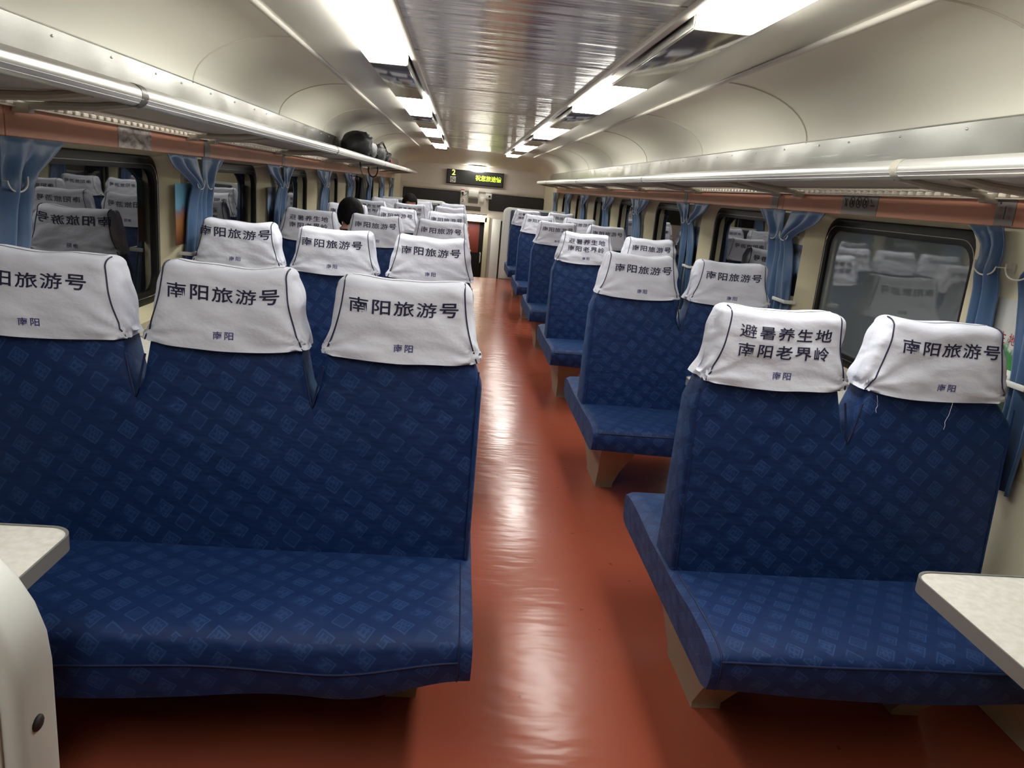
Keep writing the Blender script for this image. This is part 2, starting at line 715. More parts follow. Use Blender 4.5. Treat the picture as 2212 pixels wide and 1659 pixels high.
def build_wall(s, name):
    m = MB()
    x = s * (WALL + 0.05)
    m.box((x, (YB + YE) / 2, ZW0 / 2 - 0.02), (0.10, YE - YB, ZW0 + 0.04))
    m.box((x, (YB + YE) / 2, (ZW1 + 2.12) / 2), (0.10, YE - YB, 2.12 - ZW1))
    edges = [YB] + [v for c in WIN_C for v in (c - OP, c + OP)] + [YE]
    if edges[1] < YB:
        edges = edges[2:]
        edges[0] = YB if edges[0] < YB else edges[0]
    for a, b in zip(edges[0::2], edges[1::2]):
        if b > a:
            m.box((x, (a + b) / 2, (ZW0 + ZW1) / 2), (0.10, b - a, ZW1 - ZW0))
    o = m.obj(name, M['cream'], smooth=False)
    return structure(o, 'cream side wall panels')


WIN_C = [c for c in WIN_C if c - OP > YB + 0.05]
build_wall(-1, 'wall_left')
build_wall(1, 'wall_right')

m = MB()
m.box((0, YB - 0.05, 0.9), (3.3, 0.1, 2.4))
structure(m.obj('wall_back', M['bulkhead'], smooth=False), 'plain bulkhead behind the viewer')

# end wall with the doorway of the lower vestibule
m = MB()
for (x0, x1, z0, z1) in ((-1.66, -0.36, -1.1, 2.15), (0.41, 1.66, -1.1, 2.15), (-0.36, 0.41, 0.84, 2.15)):
    m.box(((x0 + x1) / 2, YE + 0.06, (z0 + z1) / 2), (x1 - x0, 0.12, z1 - z0))
structure(m.obj('wall_end', M['endwall'], smooth=False), 'grey beige end wall')


def window(i, s, yc):
    name = 'window_%d' % i
    hw0, hw1, hw2, hw3 = OP, 0.595, 0.55, 0.545
    zc, zh = (0.815 + 1.462) / 2, (1.462 - 0.815) / 2

    def L(loop, u):
        return [(s * u, p[0], p[1]) for p in loop]
    r = MB()
    o0 = rrect(yc, (ZW0 + ZW1) / 2, hw0 + 0.02, (ZW1 - ZW0) / 2 + 0.02, 0.03)
    o1 = rrect(yc, (ZW0 + ZW1) / 2, hw0 - 0.02, (ZW1 - ZW0) / 2 - 0.005, 0.10)
    o2 = rrect(yc, zc, hw1 + 0.015, zh + 0.012, 0.11)
    r.loft([L(o0, WALL - 0.003), L(o1, WALL - 0.004), L(o2, FRAME + 0.004)])
    root = r.obj(name, M['reveal'], recalc=False)
    structure(root, 'cream window liner')
    g = MB()
    a = rrect(yc, zc, hw1 + 0.02, zh + 0.02, 0.11)
    b = rrect(yc, zc, hw1 - 0.01, zh - 0.01, 0.10)
    c = rrect(yc, zc, hw2, zh - 0.045, 0.085)
    g.loft([L(a, FRAME + 0.002), L(b, FRAME - 0.014), L(c, FRAME - 0.010), L(c, FRAME + 0.02)])
    g.obj('gasket', M['black'], root, recalc=False)
    t = MB()
    t.tube(L(rrect(yc, zc, hw1 - 0.022, zh - 0.024, 0.09), FRAME - 0.0135), 0.0022, 6, closed=True)
    t.obj('trim_line', M['steel'], root)
    p = MB()
    q = rrect(yc, zc, hw2 + 0.01, zh - 0.035, 0.08)
    p.loft([L(q, FRAME + 0.004), L(q, FRAME + 0.010)], cap_a=True, cap_b=True)
    near = (s > 0 and abs(yc - 3.2) < 0.1)
    p.obj('pane', M['pane_dull'] if near else M['pane'], root, smooth=False)


wi = 1
for s in (-1, 1):
    for yc in WIN_C:
        window(wi, s, yc)
        wi += 1

# ---- ceiling
Z_C = 2.10


def profile():
    """half profile from the moulding outward, then list of (u, z) for the side ceiling and cove"""
    side = [(0.50, Z_C), (0.53, 2.112), (0.745, 2.112), (0.76, 2.10), (0.90, 2.096), (1.045, 2.082)]
    cove = [(1.045 + 0.48 * math.sin(t), 1.83 + 0.252 * math.cos(t)) for t in [PI / 2 * k / 14 for k in range(15)]]
    return side, cove


SIDE, COVE = profile()
YC1 = 14.45


def strip_mesh(pts, s, y0, y1):
    m = MB()
    ny = 12
    for a, b in zip(range(ny), range(1, ny + 1)):
        ya, yb = y0 + (y1 - y0) * a / ny, y0 + (y1 - y0) * b / ny
        for p, q in zip(pts, pts[1:]):
            m.quad((s * p[0], ya, p[1]), (s * q[0], ya, q[1]), (s * q[0], yb, q[1]), (s * p[0], yb, p[1]))
    bmesh.ops.remove_doubles(m.bm, verts=m.bm.verts[:], dist=1e-5)
    return m


cm = MB()
cm.quad((-0.51, YB, Z_C), (0.51, YB, Z_C), (0.51, YC1, Z_C), (-0.51, YC1, Z_C))
ceil = structure(cm.obj('ceiling', M['mirror'], smooth=False), 'glossy grey middle ceiling sheet')
for s in (-1, 1):
    o = strip_mesh(SIDE, s, YB, YC1).obj('side_ceiling', M['satin'], ceil)
    o['label'] = 'satin grey side ceiling strip'
    o = strip_mesh(COVE, s, YB, YC1).obj('cove', M['cove'], ceil, angle=70)
    o['label'] = 'ivory curved cove'
# lowered end of the ceiling beyond the lamps
mid = MB()
half = [(u, z) for u, z in ([(0.0, Z_C), (0.25, Z_C), (0.50, Z_C), (0.76, 2.098), (0.90, 2.096)] + COVE)]
endp = [(0.0, 1.885), (0.30, 1.885), (0.60, 1.885), (0.90, 1.885), (1.10, 1.885)]
nc = len(COVE)
for k in range(nc):
    t = PI / 2 * k / (nc - 1)
    endp.append((1.28 + 0.28 * math.sin(t), 1.65 + 0.235 * math.cos(t)))
full_a = [(-u, z) for u, z in reversed(half)] + half[1:]
full_b = [(-u, z) for u, z in reversed(endp)] + endp[1:]
loops = []
for k in range(13):
    t = k / 12.0
    e = t * t * (3 - 2 * t)
    loops.append([(a[0] * (1 - e) + b[0] * e, YC1 + (YE - YC1) * t, a[1] * (1 - e) + b[1] * e) for a, b in zip(full_a, full_b)])
mid.loft(loops, closed=False)
o = mid.obj('lowered_end', M['bulkhead'], ceil, angle=70)
o['label'] = 'ivory lowered ceiling at the far end'
# roof above, so that no night sky shows at the edges
m = MB()
m.box((0, (YB + YE) / 2, 2.2), (3.4, YE - YB, 0.05))
m.obj('roof_panel', M['bulkhead'], ceil, smooth=False)

tn = [1]


def trim(mb, mat, label, **k):
    o = mb.obj('trim_%d' % tn[0], mat, **k)
    tn[0] += 1
    return structure(o, label)


for s in (-1, 1):
    m = MB()                                           # rounded moulding between side ceiling and cove
    m.tube([(s * 1.045, YB, 2.078), (s * 1.045, YC1, 2.078)], 0.017, 10, r2=0.012)
    trim(m, M['off_white'], 'rounded ivory ceiling moulding')
    m = MB()                                           # rail at the edge of the middle sheet
    m.box((s * 0.507, (YB + 14.55) / 2, 2.092), (0.030, 14.55 - YB, 0.022), 0.004)
    trim(m, M['off_white'], 'pale rail beside the middle ceiling sheet')
    m = MB()                                           # aluminium strip above the rack with screws
    m.quad((s * 1.522, YB, 1.835), (s * 1.522, 15.9, 1.835), (s * 1.545, 15.9, 1.60), (s * 1.545, YB, 1.60))
    m.tube([(s * 1.521, YB, 1.836), (s * 1.521, 15.9, 1.836)], 0.003, 6)
    y = 0.4
    k = 0
    while y < 15.5:
        m.sphere((s * 1.5235, y, 1.812), (0.004, 0.005, 0.005), 8, 5)
        y += 0.42 if k % 4 else 0.30
        k += 1
    trim(m, M['alu'], 'satin aluminium wall strip above the luggage rack')
    m = MB()                                           # reddish beam over the windows, in lengths
    y = 2.42 - PITCH * 3
    while y < 14.6:
        y2 = min(y + PITCH, 14.7)
        m.box((s * 1.553, (y + y2) / 2, 1.538), (0.022, y2 - y - 0.004, 0.090), 0.003)
        y = y2
    trim(m, M['beam'], 'reddish brown laminate beam over the windows', smooth=False)
    for k in range(-2, 6):                             # seams of the cove panels
        y = 3.97 + PITCH * k
        m = MB()
        pts = [(s * (u - 0.001), y, z - 0.001) for u, z in COVE]
        m.tube(pts, 0.0040, 6)
        trim(m, M['off_white'], 'cove seam cover strip')
for k in range(-1, 8):                                 # cross joints in the middle sheet
    m = MB()
    m.box((0, 4.10 + 1.40 * k, Z_C - 0.0012), (0.99, 0.012, 0.002))
    trim(m, M['alu'], 'thin cross joint in the middle ceiling sheet')


# ------------------------------------------------------------------ ceiling lamps
def lamp(s, y0, y1, label, on=True):
    yc, ln = (y0 + y1) / 2, y1 - y0
    if on:
        t = empty('ceiling_lamp', (s * 0.6375, yc, 2.112), 0, label, 'lamp', 'ceiling lamps in two staggered lines')
        h = MB()
        h.box((0, 0, -0.006), (0.212, ln, 0.012), 0.003)
        h.obj('housing', M['off_white'], t)
        d = MB()
        d.box((0, 0, -0.039), (0.203, ln - 0.012, 0.054), 0.012, 3)
        d.obj('diffuser', M['lamp'], t)
    else:
        t = empty('lamp_channel_cover', (s * 0.6375, yc, 2.112), 0, label, 'ceiling panel', 'polished covers between the ceiling lamps')
        h = MB()
        h.box((0, 0, -0.034), (0.198, ln - 0.006, 0.064), 0.004)
        h.obj('cover', M['channel'], t)
        e = MB()
        e.box((-s * 0.1, 0, -0.034), (0.004, ln - 0.02, 0.05), 0.001)
        e.obj('side_strip', M['alu'], t)
    return t


ORD = ['nearest', 'second', 'third', 'fourth', 'fifth', 'sixth', 'seventh', 'eighth']
lamp(-1, -0.35, 1.20, 'lit ceiling lamp above the viewer on the left line')
lamp(-1, -2.0, -0.35, 'polished cover in the left lamp line behind the viewer', False)
lamp(1, -0.40, 1.20, 'polished cover in the right lamp line above the viewer', False)
LS = [(2.75, 4.30), (5.90, 7.40), (8.95, 10.50), (12.10, 13.75)]
RS = [(1.20, 2.75), (4.25, 5.75), (7.30, 8.90), (10.45, 12.10), (13.40, 14.55)]
for i, (a, b) in enumerate(LS):
    lamp(-1, a, b, 'glowing white ceiling lamp, %s of the left-hand line from the near end' % ORD[i])
for i, (a, b) in enumerate(RS):
    lamp(1, a, b, 'glowing white ceiling lamp, %s of the right-hand line from the near end' % ORD[i])
le = [1.20] + [v for p in LS for v in p]
for i in range(0, len(le) - 1, 2):
    lamp(-1, le[i], le[i + 1], 'polished metal cover just before the %s left-hand ceiling lamp' % ORD[i // 2], False)
lamp(-1, 13.75, 14.55, 'polished metal cover ending the left-hand lamp line at the far end', False)
re_ = [v for p in RS for v in p][1:-1]
for i in range(0, len(re_), 2):
    lamp(1, re_[i], re_[i + 1], 'polished metal cover just beyond the %s right-hand ceiling lamp' % ORD[i // 2], False)


# ------------------------------------------------------------------ luggage racks
def rack(s, y0, y1, label):
    t = empty('luggage_rack', (0, 0, 0), 0, label, 'luggage rack')
    zt = 1.638
    joints = [2.40 + 3.51 * k for k in range(-1, 4)]
    cuts = [y0] + [j for j in joints if y0 < j < y1] + [y1]
    for a, b in zip(cuts, cuts[1:]):
        m = MB()
        n = 20
        loop = []
        for k in range(n):
            an = 2 * PI * k / n
            rr = 0.0315 if k not in (3, 7) else 0.030
            loop.append((rr * math.cos(an), 0.0305 / 0.0315 * rr * math.sin(an)))
        m.loft([[(s * 1.165 + p[0], y, zt + p[1]) for p in loop] for y in (a + 0.012, b - 0.012)], cap_a=True, cap_b=True)
        # two fine ribs along the front
        for an in (200 if s > 0 else -20, 225 if s > 0 else -45):
            x = s * 1.165 + 0.0315 * math.cos(math.radians(an))
            z = zt + 0.0305 * math.sin(math.radians(an))
            m.tube([(x, a + 0.012, z), (x, b - 0.012, z)], 0.0016, 5)
        m.obj('front_tube', M['tube'], t)
    for j in cuts[1:-1]:
        m = MB()
        m.tube([(s * 1.165, j - 0.022, zt), (s * 1.165, j + 0.022, zt)], 0.0326, 24)
        o = m.obj('joint_collar', M['dark_collar'] if s < 0 else M['grey_collar'], t)
    m = MB()
    m.quad((s * 1.172, y0, 1.622), (s * 1.172, y1, 1.622), (s * 1.440, y1, 1.608), (s * 1.440, y0, 1.608))
    m.quad((s * 1.172, y0, 1.626), (s * 1.172, y1, 1.626), (s * 1.440, y1, 1.612), (s * 1.440, y0, 1.612))
    m.obj('shelf_sheet', M['rackgrey'], t, smooth=False)
    m = MB()                                           # comb along the wall that lets light through
    m.box((s * 1.444, (y0 + y1) / 2, 1.608), (0.014, y1 - y0, 0.010))
    m.box((s * 1.536, (y0 + y1) / 2, 1.581), (0.022, y1 - y0, 0.005))
    m.obj('wall_rail', M['rackarm'], t, smooth=False)
    y = y0 + 0.05
    m = MB()
    while y < y1:
        m.box((s * 1.490, y, 1.604), (0.10, 0.008, 0.005))
        m.box((s * 1.5365, y + 0.029, 1.591), (0.018, 0.036, 0.015), 0.003, 1)  # pale blocks shaped as the dashes of lit wall between the slats
        y += 0.058
    tag(m.obj('comb_slats_lit_dashes', M['slot'], t, smooth=False), kind='stuff')
    k = 0
    for c in [2.30 + PITCH * q for q in range(-1, 8)]:
        for d in (-0.12, 0.17):
            y = c + d
            if not (y0 < y < y1):
                continue
            m = MB()
            m.tube([(s * 1.185, y, 1.618), (s * 1.30, y, 1.600), (s * 1.42, y, 1.592), (s * 1.50, y, 1.588)], 0.0125, 8)
            m.box((s * 1.515, y, 1.578), (0.05, 0.034, 0.030), 0.004)
            m.obj('bracket', M['rackarm'], t)
    return t


rack(-1, YB + 0.02, 15.7, 'long aluminium tube luggage rack along the left wall')
rack(1, YB + 0.02, 14.5, 'long aluminium tube luggage rack along the right wall')

# ------------------------------------------------------------------ headrest covers
CB, CT = 1.005, 1.212


def cover_dims(z):
    t = (z - CB) / (CT - CB)
    t = min(max(t, 0.0), 1.0)
    a = 0.213 - 0.045 * t ** 1.15
    b = 0.086 - 0.015 * t
    return a, b


def wrinkle(x, z, seed):
    v = noise.noise(Vector((x * 9 + seed * 7.3, z * 14, seed * 3.1))) * 0.0055
    v += noise.noise(Vector((x * 5 + z * 16 + seed * 5.7, z * 7 - x * 9, 2.2 + seed))) * 0.0065
    # folds pulled from the lower corners
    for sx in (-1, 1):
        dx, dz = sx * 0.21 - x, z - 1.02
        r = math.hypot(dx, dz) + 1e-4
        an = math.atan2(dz, abs(dx))
        v += 0.006 * math.exp(-r * 10) * math.sin(an * 11 + seed * 2 + sx)
    return v


def cover_point(phi, z, seed, scale=1.0, dz=0.0):
    a, b = cover_dims(z)
    a, b = a * scale, b * scale
    c, s_ = math.cos(phi), math.sin(phi)
    n = 5.0
    k = (abs(c / 1.0) ** n + abs(s_) ** n) ** (-1.0 / n)
    x, y = a * k * c, b * k * s_
    wv = wrinkle(x, z, seed)
    if y > 0:
        wv = wrinkle(x + 3, z, seed)
    f = 1.0 + wv / max(0.03, math.hypot(x, y)) * 1.0
    y += -wv if y < 0 else wv
    if abs(x) > a * 0.92:
        x += (1 if x > 0 else -1) * (0.006 * math.sin((z - CB) * 40 + seed) * abs(s_ * k) + wv)
    return x, y, z + dz


def hem(x, seed):
    return -0.013 * (1 - (x / 0.21) ** 2) + 0.004 * noise.noise(Vector((x * 8, seed, 0)))


def top_shape(x, seed):
    return -0.010 * (1 - (x / 0.17) ** 2) + 0.007 * noise.noise(Vector((x * 9 + 5, seed * 2.3, 1)))


def front_y(x, z, seed):
    a, b = cover_dims(z)
    q = min(0.999, abs(x) / a)
    return -b * (1 - q ** 5) ** 0.2 - wrinkle(x, z, seed)


def cover_mesh(seed):
    m = MB()
    n = 120
    R = 0.026
    levels = [CB + (CT - R - CB) * k / 25 for k in range(26)]
    rings = []
    for li, z in enumerate(levels):
        ring = []
        t = (z - CB) / (CT - CB)
        for k in range(n):
            phi = 2 * PI * (k + 0.5) / n
            x, y, zz = cover_point(phi, z, seed)
            zz += hem(x, seed) * (1 - t) ** 2 + top_shape(x, seed) * t ** 2
            ring.append((x, y, zz))
        rings.append(ring)
    base = rings[-1]
    for j in range(1, 7):
        an = PI / 2 * j / 6
        ins = R * (1 - math.cos(an))
        up = R * math.sin(an)
        ring = []
        for (x, y, zz) in base:
            ax, ay = cover_dims(levels[-1])
            ring.append((x * (1 - ins / ax * 1.15), y * (1 - ins / ay), zz + up))
        rings.append(ring)
    last = rings[-1]
    for j in (0.66, 0.33, 0.1):
        rings.append([(x * (0.75 + 0.25 * j) if False else x, y * j, zz + 0.002 * (1 - j)) for (x, y, zz) in last])
    # underside so that the cloth has an inner edge
    m.loft([[(x * 0.985, y * 0.93, z + 0.002) for x, y, z in rings[0]]] + rings)
    r0 = m.bm.verts
    me = m.mesh('headrest_cover', M['cotton'], angle=80)
    return me


def piping_mesh(seed, side):
    """cord along the seam between front panel and side panel"""
    m = MB()
    pts = []
    for k in range(15):
        z = CB + (CT - 0.02 - CB) * k / 14
        t = (z - CB) / (CT - CB)
        a, b = cover_dims(z)
        x = side * a * (0.93 - 0.06 * math.sin(PI * t) + 0.03 * (1 - t))
        y = front_y(x, z, seed) - 0.001
        z2 = z + hem(x, seed) * (1 - t) ** 2 + top_shape(x, seed) * t ** 2
        pts.append((x, y, z2))
    x, y, z = pts[-1]
    for k in range(1, 7):
        an = PI / 2 * k / 6
        pts.append((x * (1 + 0.0 * k), y + 0.045 * (1 - math.cos(an)), z + 0.021 * math.sin(an)))
    m.tube(pts, 0.0021, 6)
    return m.mesh('piping', M['pipe'])


def letter_mesh(kind, seed, shift=0.0, grow=1.0, up=0.0):
    big, small = MB(), MB()

    me = COVERS[seed]
    tree = BVHTree.FromPolygons([v.co for v in me.vertices], [tuple(p.vertices) for p in me.polygons])

    def fn(x, z):
        t = (z - CB) / (CT - CB)
        z2 = z + hem(x, seed) * (1 - t) ** 2 + top_shape(x, seed) * t ** 2
        hit = tree.ray_cast(Vector((x, -1, z2)), Vector((0, 1, 0)))
        y = hit[0].y if hit[0] is not None else -0.05
        return (x, y - 0.0020, z2)
    if kind == 'A':
        text_bm(big, '南阳旅游号', shift, 1.147 + up, 0.0595 * grow, 0.056 * grow, 0.043 * grow, fn, 0.014)
    else:
        text_bm(big, '避暑养生地', shift, 1.158, 0.055, 0.050, 0.040, fn, 0.013)
        text_bm(big, '南阳老界岭', shift, 1.106, 0.055, 0.050, 0.040, fn, 0.013)
    text_bm(small, '南阳', shift + 0.004, 1.043, 0.029, 0.026, 0.021, fn, 0.012)
    return (big.mesh('lettering', M['navy_ink'], smooth=False, recalc=False),
            small.mesh('small_lettering', M['blue_ink'], smooth=False, recalc=False))


COVERS = {s: cover_mesh(s) for s in (1, 2, 3)}
PIPES = {(s, d): piping_mesh(s, d) for s in (1, 2, 3) for d in (-1, 1)}
LETT = {(k, s): letter_mesh(k, s) for k in 'AB' for s in (1, 2, 3)}


def add_cover(parent, cx, kind, seed, shift=0.0, mesh=None, tw=0.0):
    c = link('headrest_cover', COVERS[seed], parent)
    c.location = (cx, 0, 0)
    c.rotation_euler = (0, 0, tw)
    for d in (-1, 1):
        link('piping', PIPES[(seed, d)], c)
    if kind in 'AB':
        lm = mesh or (LETT[(kind, seed)] if abs(shift) < 1e-6 else letter_mesh(kind, seed, shift))
        big = link('lettering', lm[0], c)
        small = link('small_lettering', lm[1], c)
    return c


def thread(parent, x, z0, ln, seed):
    m = MB()
    rnd = random.Random(seed)
    pts = []
    px = x
    for k in range(9):
        px += rnd.uniform(-0.004, 0.003)
        pts.append((px, -0.092 - 0.002 * math.sin(k), z0 - ln * k / 8))
    m.tube(pts, 0.0007, 4)
    m.obj('loose_thread', M['thread'], parent)


# ------------------------------------------------------------------ benches
def back_half(z):
    return 0.100 - (z - 0.42) * 0.0640


def backrest_mesh(x0, x1, centres, name='backrest', single=False):
    cs_min, cs_max = min(centres), max(centres)
    pts = [(x0, 0.36), (x0, 0.93), (max(x0 + 0.002, cs_min - 0.200), 0.995)]
    cs = sorted(centres)
    hw = 0.198
    for i, c in enumerate(cs):
        l0 = x0 if i == 0 else (cs[i - 1] + c) / 2 + 0.016
        r0 = x1 if i == len(cs) - 1 else (c + cs[i + 1]) / 2 - 0.016
        if i > 0:
            pts.append((l0, 0.90))
            pts.append((max(l0 + 0.008, c - hw), 1.0))
        pts += [(c - 0.180, 1.06), (c - 0.145, 1.180), (c + 0.145, 1.180), (c + 0.180, 1.06)]
        if i < len(cs) - 1:
            pts.append((min(r0 - 0.008, c + hw), 1.0))
            pts.append((r0, 0.90))
            pts.append(((c + cs[i + 1]) / 2, 0.862))
    pts += [(min(x1 - 0.002, cs_max + 0.200), 0.995), (x1, 0.93), (x1, 0.36)]
    m = MB()
    A = [m.bm.verts.new((p[0], -back_half(p[1]), p[1])) for p in pts]
    B = [m.bm.verts.new((p[0], back_half(p[1]), p[1])) for p in pts]
    n = len(pts)
    fa = m.bm.faces.new(A)
    fb = m.bm.faces.new(list(reversed(B)))
    for k in range(n):
        m.bm.faces.new((A[k], B[k], B[(k + 1) % n], A[(k + 1) % n]))
    bmesh.ops.recalc_face_normals(m.bm, faces=m.bm.faces[:])
    bmesh.ops.bevel(m.bm, geom=list(fa.edges) + list(fb.edges), offset=0.022, segments=3, profile=0.5, affect='EDGES')
    m.uvbox()
    return m.mesh(name, M['fabric'], angle=50)


def cushion_mesh(x0, x1, sag, seed, cord_at=4, name='cushion', front_only=False):
    """double-sided seat cushion: cloth over a box, front skirts hang with a sag"""
    m = MB()
    nx = 44
    x0, x1 = x0 - 0.008, x1 + 0.008
    prof = []
    d = 0.515
    hem_z = 0.325

    def side(sg):
        return [(sg * (d - 0.05), hem_z - 0.01, 1.0), (sg * (d - 0.010), hem_z + 0.002, 1.0), (sg * d, hem_z + 0.030, 0.9), (sg * (d + 0.004), 0.385, 0.6), (sg * (d + 0.001), 0.415, 0.30),
                (sg * (d - 0.008), 0.430, 0.22), (sg * (d - 0.04), 0.440, 0.12), (sg * 0.40, 0.444, 0.06), (sg * 0.30, 0.440, 0), (sg * 0.20, 0.436, 0), (sg * 0.12, 0.434, 0)]
    prof = side(-1) + [(0, 0.434, 0)] + list(reversed(side(1)))
    rows = []
    for i in range(nx + 1):
        t = i / nx
        x = x0 + (x1 - x0) * t
        edge = min(t, 1 - t) * (x1 - x0)
        pin = min(1.0, edge / 0.35)
        pin = pin * pin * (3 - 2 * pin)
        row = []
        for (y, z, k) in prof:
            wob = noise.noise(Vector((x * 4.0, y * 5, seed * 3.7)))
            fold = noise.noise(Vector((x * 2.2 + z * 6, seed * 1.7, y * 2)))
            zz = z - sag * k * pin * (1.0 + 0.35 * fold) + 0.005 * wob * (1 - k * 0.5)
            yy = y + (1 if y > 0 else -1) * k * (0.012 * fold * pin + 0.006 * wob)
            round_ = max(0.0, 0.03 - edge) / 0.03
            zz -= (1 if z > 0.40 else 0) * 0.012 * round_ ** 2
            row.append((x, yy, zz))
        rows.append(row)
    m.loft([list(r) for r in rows], closed=False)
    # ends
    for r, rev in ((rows[0], False), (rows[-1], True)):
        vs = [m.bm.verts.new(p) for p in r]
        if front_only is None:
            pass
        m.bm.faces.new(vs if rev else list(reversed(vs)))
    bmesh.ops.remove_doubles(m.bm, verts=m.bm.verts[:], dist=1e-5)
    m.uvbox()
    me = m.mesh(name, M['fabric'], angle=50)
    cords = []
    q = MB()                                            # cord along the front edge of the top
    q.tube([(r[cord_at][0], r[cord_at][1] - 0.001, r[cord_at][2]) for r in rows[1:-1]], 0.0028, 6)
    cords.append(q.mesh('front_seam', M['cord']))
    for r in (rows[1], rows[-2]):                       # corner cords of the front skirt
        q = MB()
        q.tube([(p[0], p[1] - 0.001, p[2]) for p in r[1:11]], 0.0024, 6)
        cords.append(q.mesh('corner_seam', M['cord']))
    return me, cords


def seam_mesh(x0, x1, aisle):
    out = []
    for sx in (x0 + 0.012, x1 - 0.012):
        m = MB()
        m.tube([(sx, -back_half(z) - 0.0005, z) for z in (0.44, 0.6, 0.8, 0.98)], 0.0022, 5)
        out.append(m.mesh('seam_cord', M['fabric']))
    return out


LEFT = (-1.485, -0.112)
RIGHT = (0.485, 1.447)
LC = [-0.337, -0.803, -1.265]          # aisle, middle, window
RC = [0.722, 1.193]


def rel(vals, c):
    return [v - c for v in vals]


LX, RX = (LEFT[0] + LEFT[1]) / 2, (RIGHT[0] + RIGHT[1]) / 2
BACK_L = backrest_mesh(LEFT[0] - LX, LEFT[1] - LX, rel(LC, LX))
BACK_R = backrest_mesh(RIGHT[0] - RX, RIGHT[1] - RX, rel([0.706, 1.187], RX))
RC = [0.712, 1.187]
CUSH = {('L', 1): cushion_mesh(LEFT[0] - LX, LEFT[1] - LX, 0.075, 1, 3), ('L', 2): cushion_mesh(LEFT[0] - LX, LEFT[1] - LX, 0.03, 2),
        ('R', 1): cushion_mesh(RIGHT[0] - RX, RIGHT[1] - RX, 0.022, 3), ('R', 2): cushion_mesh(RIGHT[0] - RX, RIGHT[1] - RX, 0.012, 4)}
SEAM_L, SEAM_R = seam_mesh(LEFT[0] - LX, LEFT[1] - LX, 1), seam_mesh(RIGHT[0] - RX, RIGHT[1] - RX, -1)


def fold_mesh(xm, w):
    m = MB()
    pts = []
    for k in range(13):
        t = -1 + 2 * k / 12
        z = 0.852 + 0.115 * abs(t) ** 1.7
        pts.append((xm + w * t * (0.45 + 0.55 * abs(t)), -back_half(z) - 0.002, z))
    m.tube(pts, 0.0030, 6)
    return m.mesh('notch_fold', M['cord'])


FOLDS = {'L': [fold_mesh((a + b) / 2 - LX, 0.026) for a, b in zip(LC, LC[1:])], 'R': [fold_mesh((RC[0] + RC[1]) / 2 - RX, 0.026)]}


def pedestal_mesh(sx):
    m = MB()
    m.loft([[(sx + a * hx, b * hy, z) for a, b in ((-1, -1), (1, -1), (1, 1), (-1, 1))] for z, hx, hy in ((0.0, 0.045, 0.14), (0.02, 0.045, 0.14), (0.12, 0.055, 0.22), (0.28, 0.085, 0.38), (0.318, 0.09, 0.40))], cap_a=True, cap_b=True)
    return m.mesh('pedestal', M['leg'])


def rail_mesh(x0, x1):
    out = []
    for y in (-0.36, 0.36):
        m = MB()
        m.box(((x0 + x1) / 2, y, 0.312), (x1 - x0 - 0.12, 0.05, 0.03), 0.004)
        out.append(m.mesh('seat_rail', M['leg']))
    return out


PED = {'L': [pedestal_mesh(LEFT[1] - LX - 0.17), pedestal_mesh(LEFT[0] - LX + 0.17)], 'R': [pedestal_mesh(RIGHT[0] - RX + 0.155), pedestal_mesh(RIGHT[1] - RX - 0.17)]}
RAIL = {'L': rail_mesh(LEFT[0] - LX, LEFT[1] - LX), 'R': rail_mesh(RIGHT[0] - RX, RIGHT[1] - RX)}


def bench(sd, row, kinds, label, seeds, shifts=None, meshes=None):
    x = LX if sd == 'L' else RX
    cs = rel(LC, LX) if sd == 'L' else rel(RC, RX)
    t = empty('train_bench', (x, Y1 + PITCH * row, 0), 0, label, 'train seat', 'blue benches left of the aisle' if sd == 'L' else 'blue benches right of the aisle')
    link('backrest', BACK_L if sd == 'L' else BACK_R, t)
    cm_, cords = CUSH[(sd, 1 if row == 0 else 2)]
    link('cushion', cm_, t)
    for q in cords:
        link('seam_cord', q, t)
    for q in (SEAM_L if sd == 'L' else SEAM_R):
        link('seam_cord', q, t)
    for q in FOLDS[sd]:
        link('notch_fold', q, t)
    for q in RAIL[sd]:
        link('seat_rail', q, t)
    for p in PED[sd]:
        link('pedestal', p, t)
    out = []
    for i, (c, k) in enumerate(zip(cs, kinds)):
        cv = add_cover(t, c, k, seeds[i], (shifts or [0] * 9)[i], (meshes or [None] * 9)[i], tw=random.Random(row * 7 + i).uniform(-0.03, 0.03))
        if k == 'B':
            cv['label'] = 'white headrest cover printed with two lines of characters'
        elif k == '-':
            cv['label'] = 'white headrest cover with its lettering folded out of sight'
        out.append(cv)
    return t, out


wide = letter_mesh('A', 2, -0.008, 1.16, 0.012)
b, cv = bench('L', 0, 'AAA', 'blue three-seat bench nearest the camera, left of the aisle, its front skirt sagging', [1, 2, 3], [0.0, 0.0, -0.03])
b, cv = bench('L', 1, 'AAA', 'second blue three-seat bench left of the aisle, directly behind the nearest one', [2, 1, 2], [0, -0.01, 0.0], [None, None, wide])
for k, x in enumerate((-0.05, 0.05, 0.09)):
    thread(cv[2], x, 1.0, 0.06, 30 + k)
bench('L', 2, 'AAB', 'third left-hand blue bench, with the seated black-haired person close behind its window end', [3, 2, 3])
bench('L', 3, 'AAA', 'fourth left-hand blue bench, facing the black-haired person behind the third', [1, 3, 1])
bench('L', 4, '-BB', 'fifth left-hand blue bench, in front of the farther person with the black fringe', [2, 1, 2])
bench('L', 5, 'A--', 'sixth left-hand blue bench, where the farther person with the black fringe sits', [3, 2, 1])
b, cv = bench('R', 0, 'BA', 'blue two-seat bench nearest the camera, right of the aisle, beside the near right table', [1, 3], [0.0, 0.012])
thread(cv[1], 0.04, 1.0, 0.085, 3)
thread(cv[1], -0.185, 1.0, 0.05, 5)
bench('R', 1, 'AA', 'second blue two-seat bench right of the aisle, both covers with one line of characters', [2, 1], [0.01, 0.0])
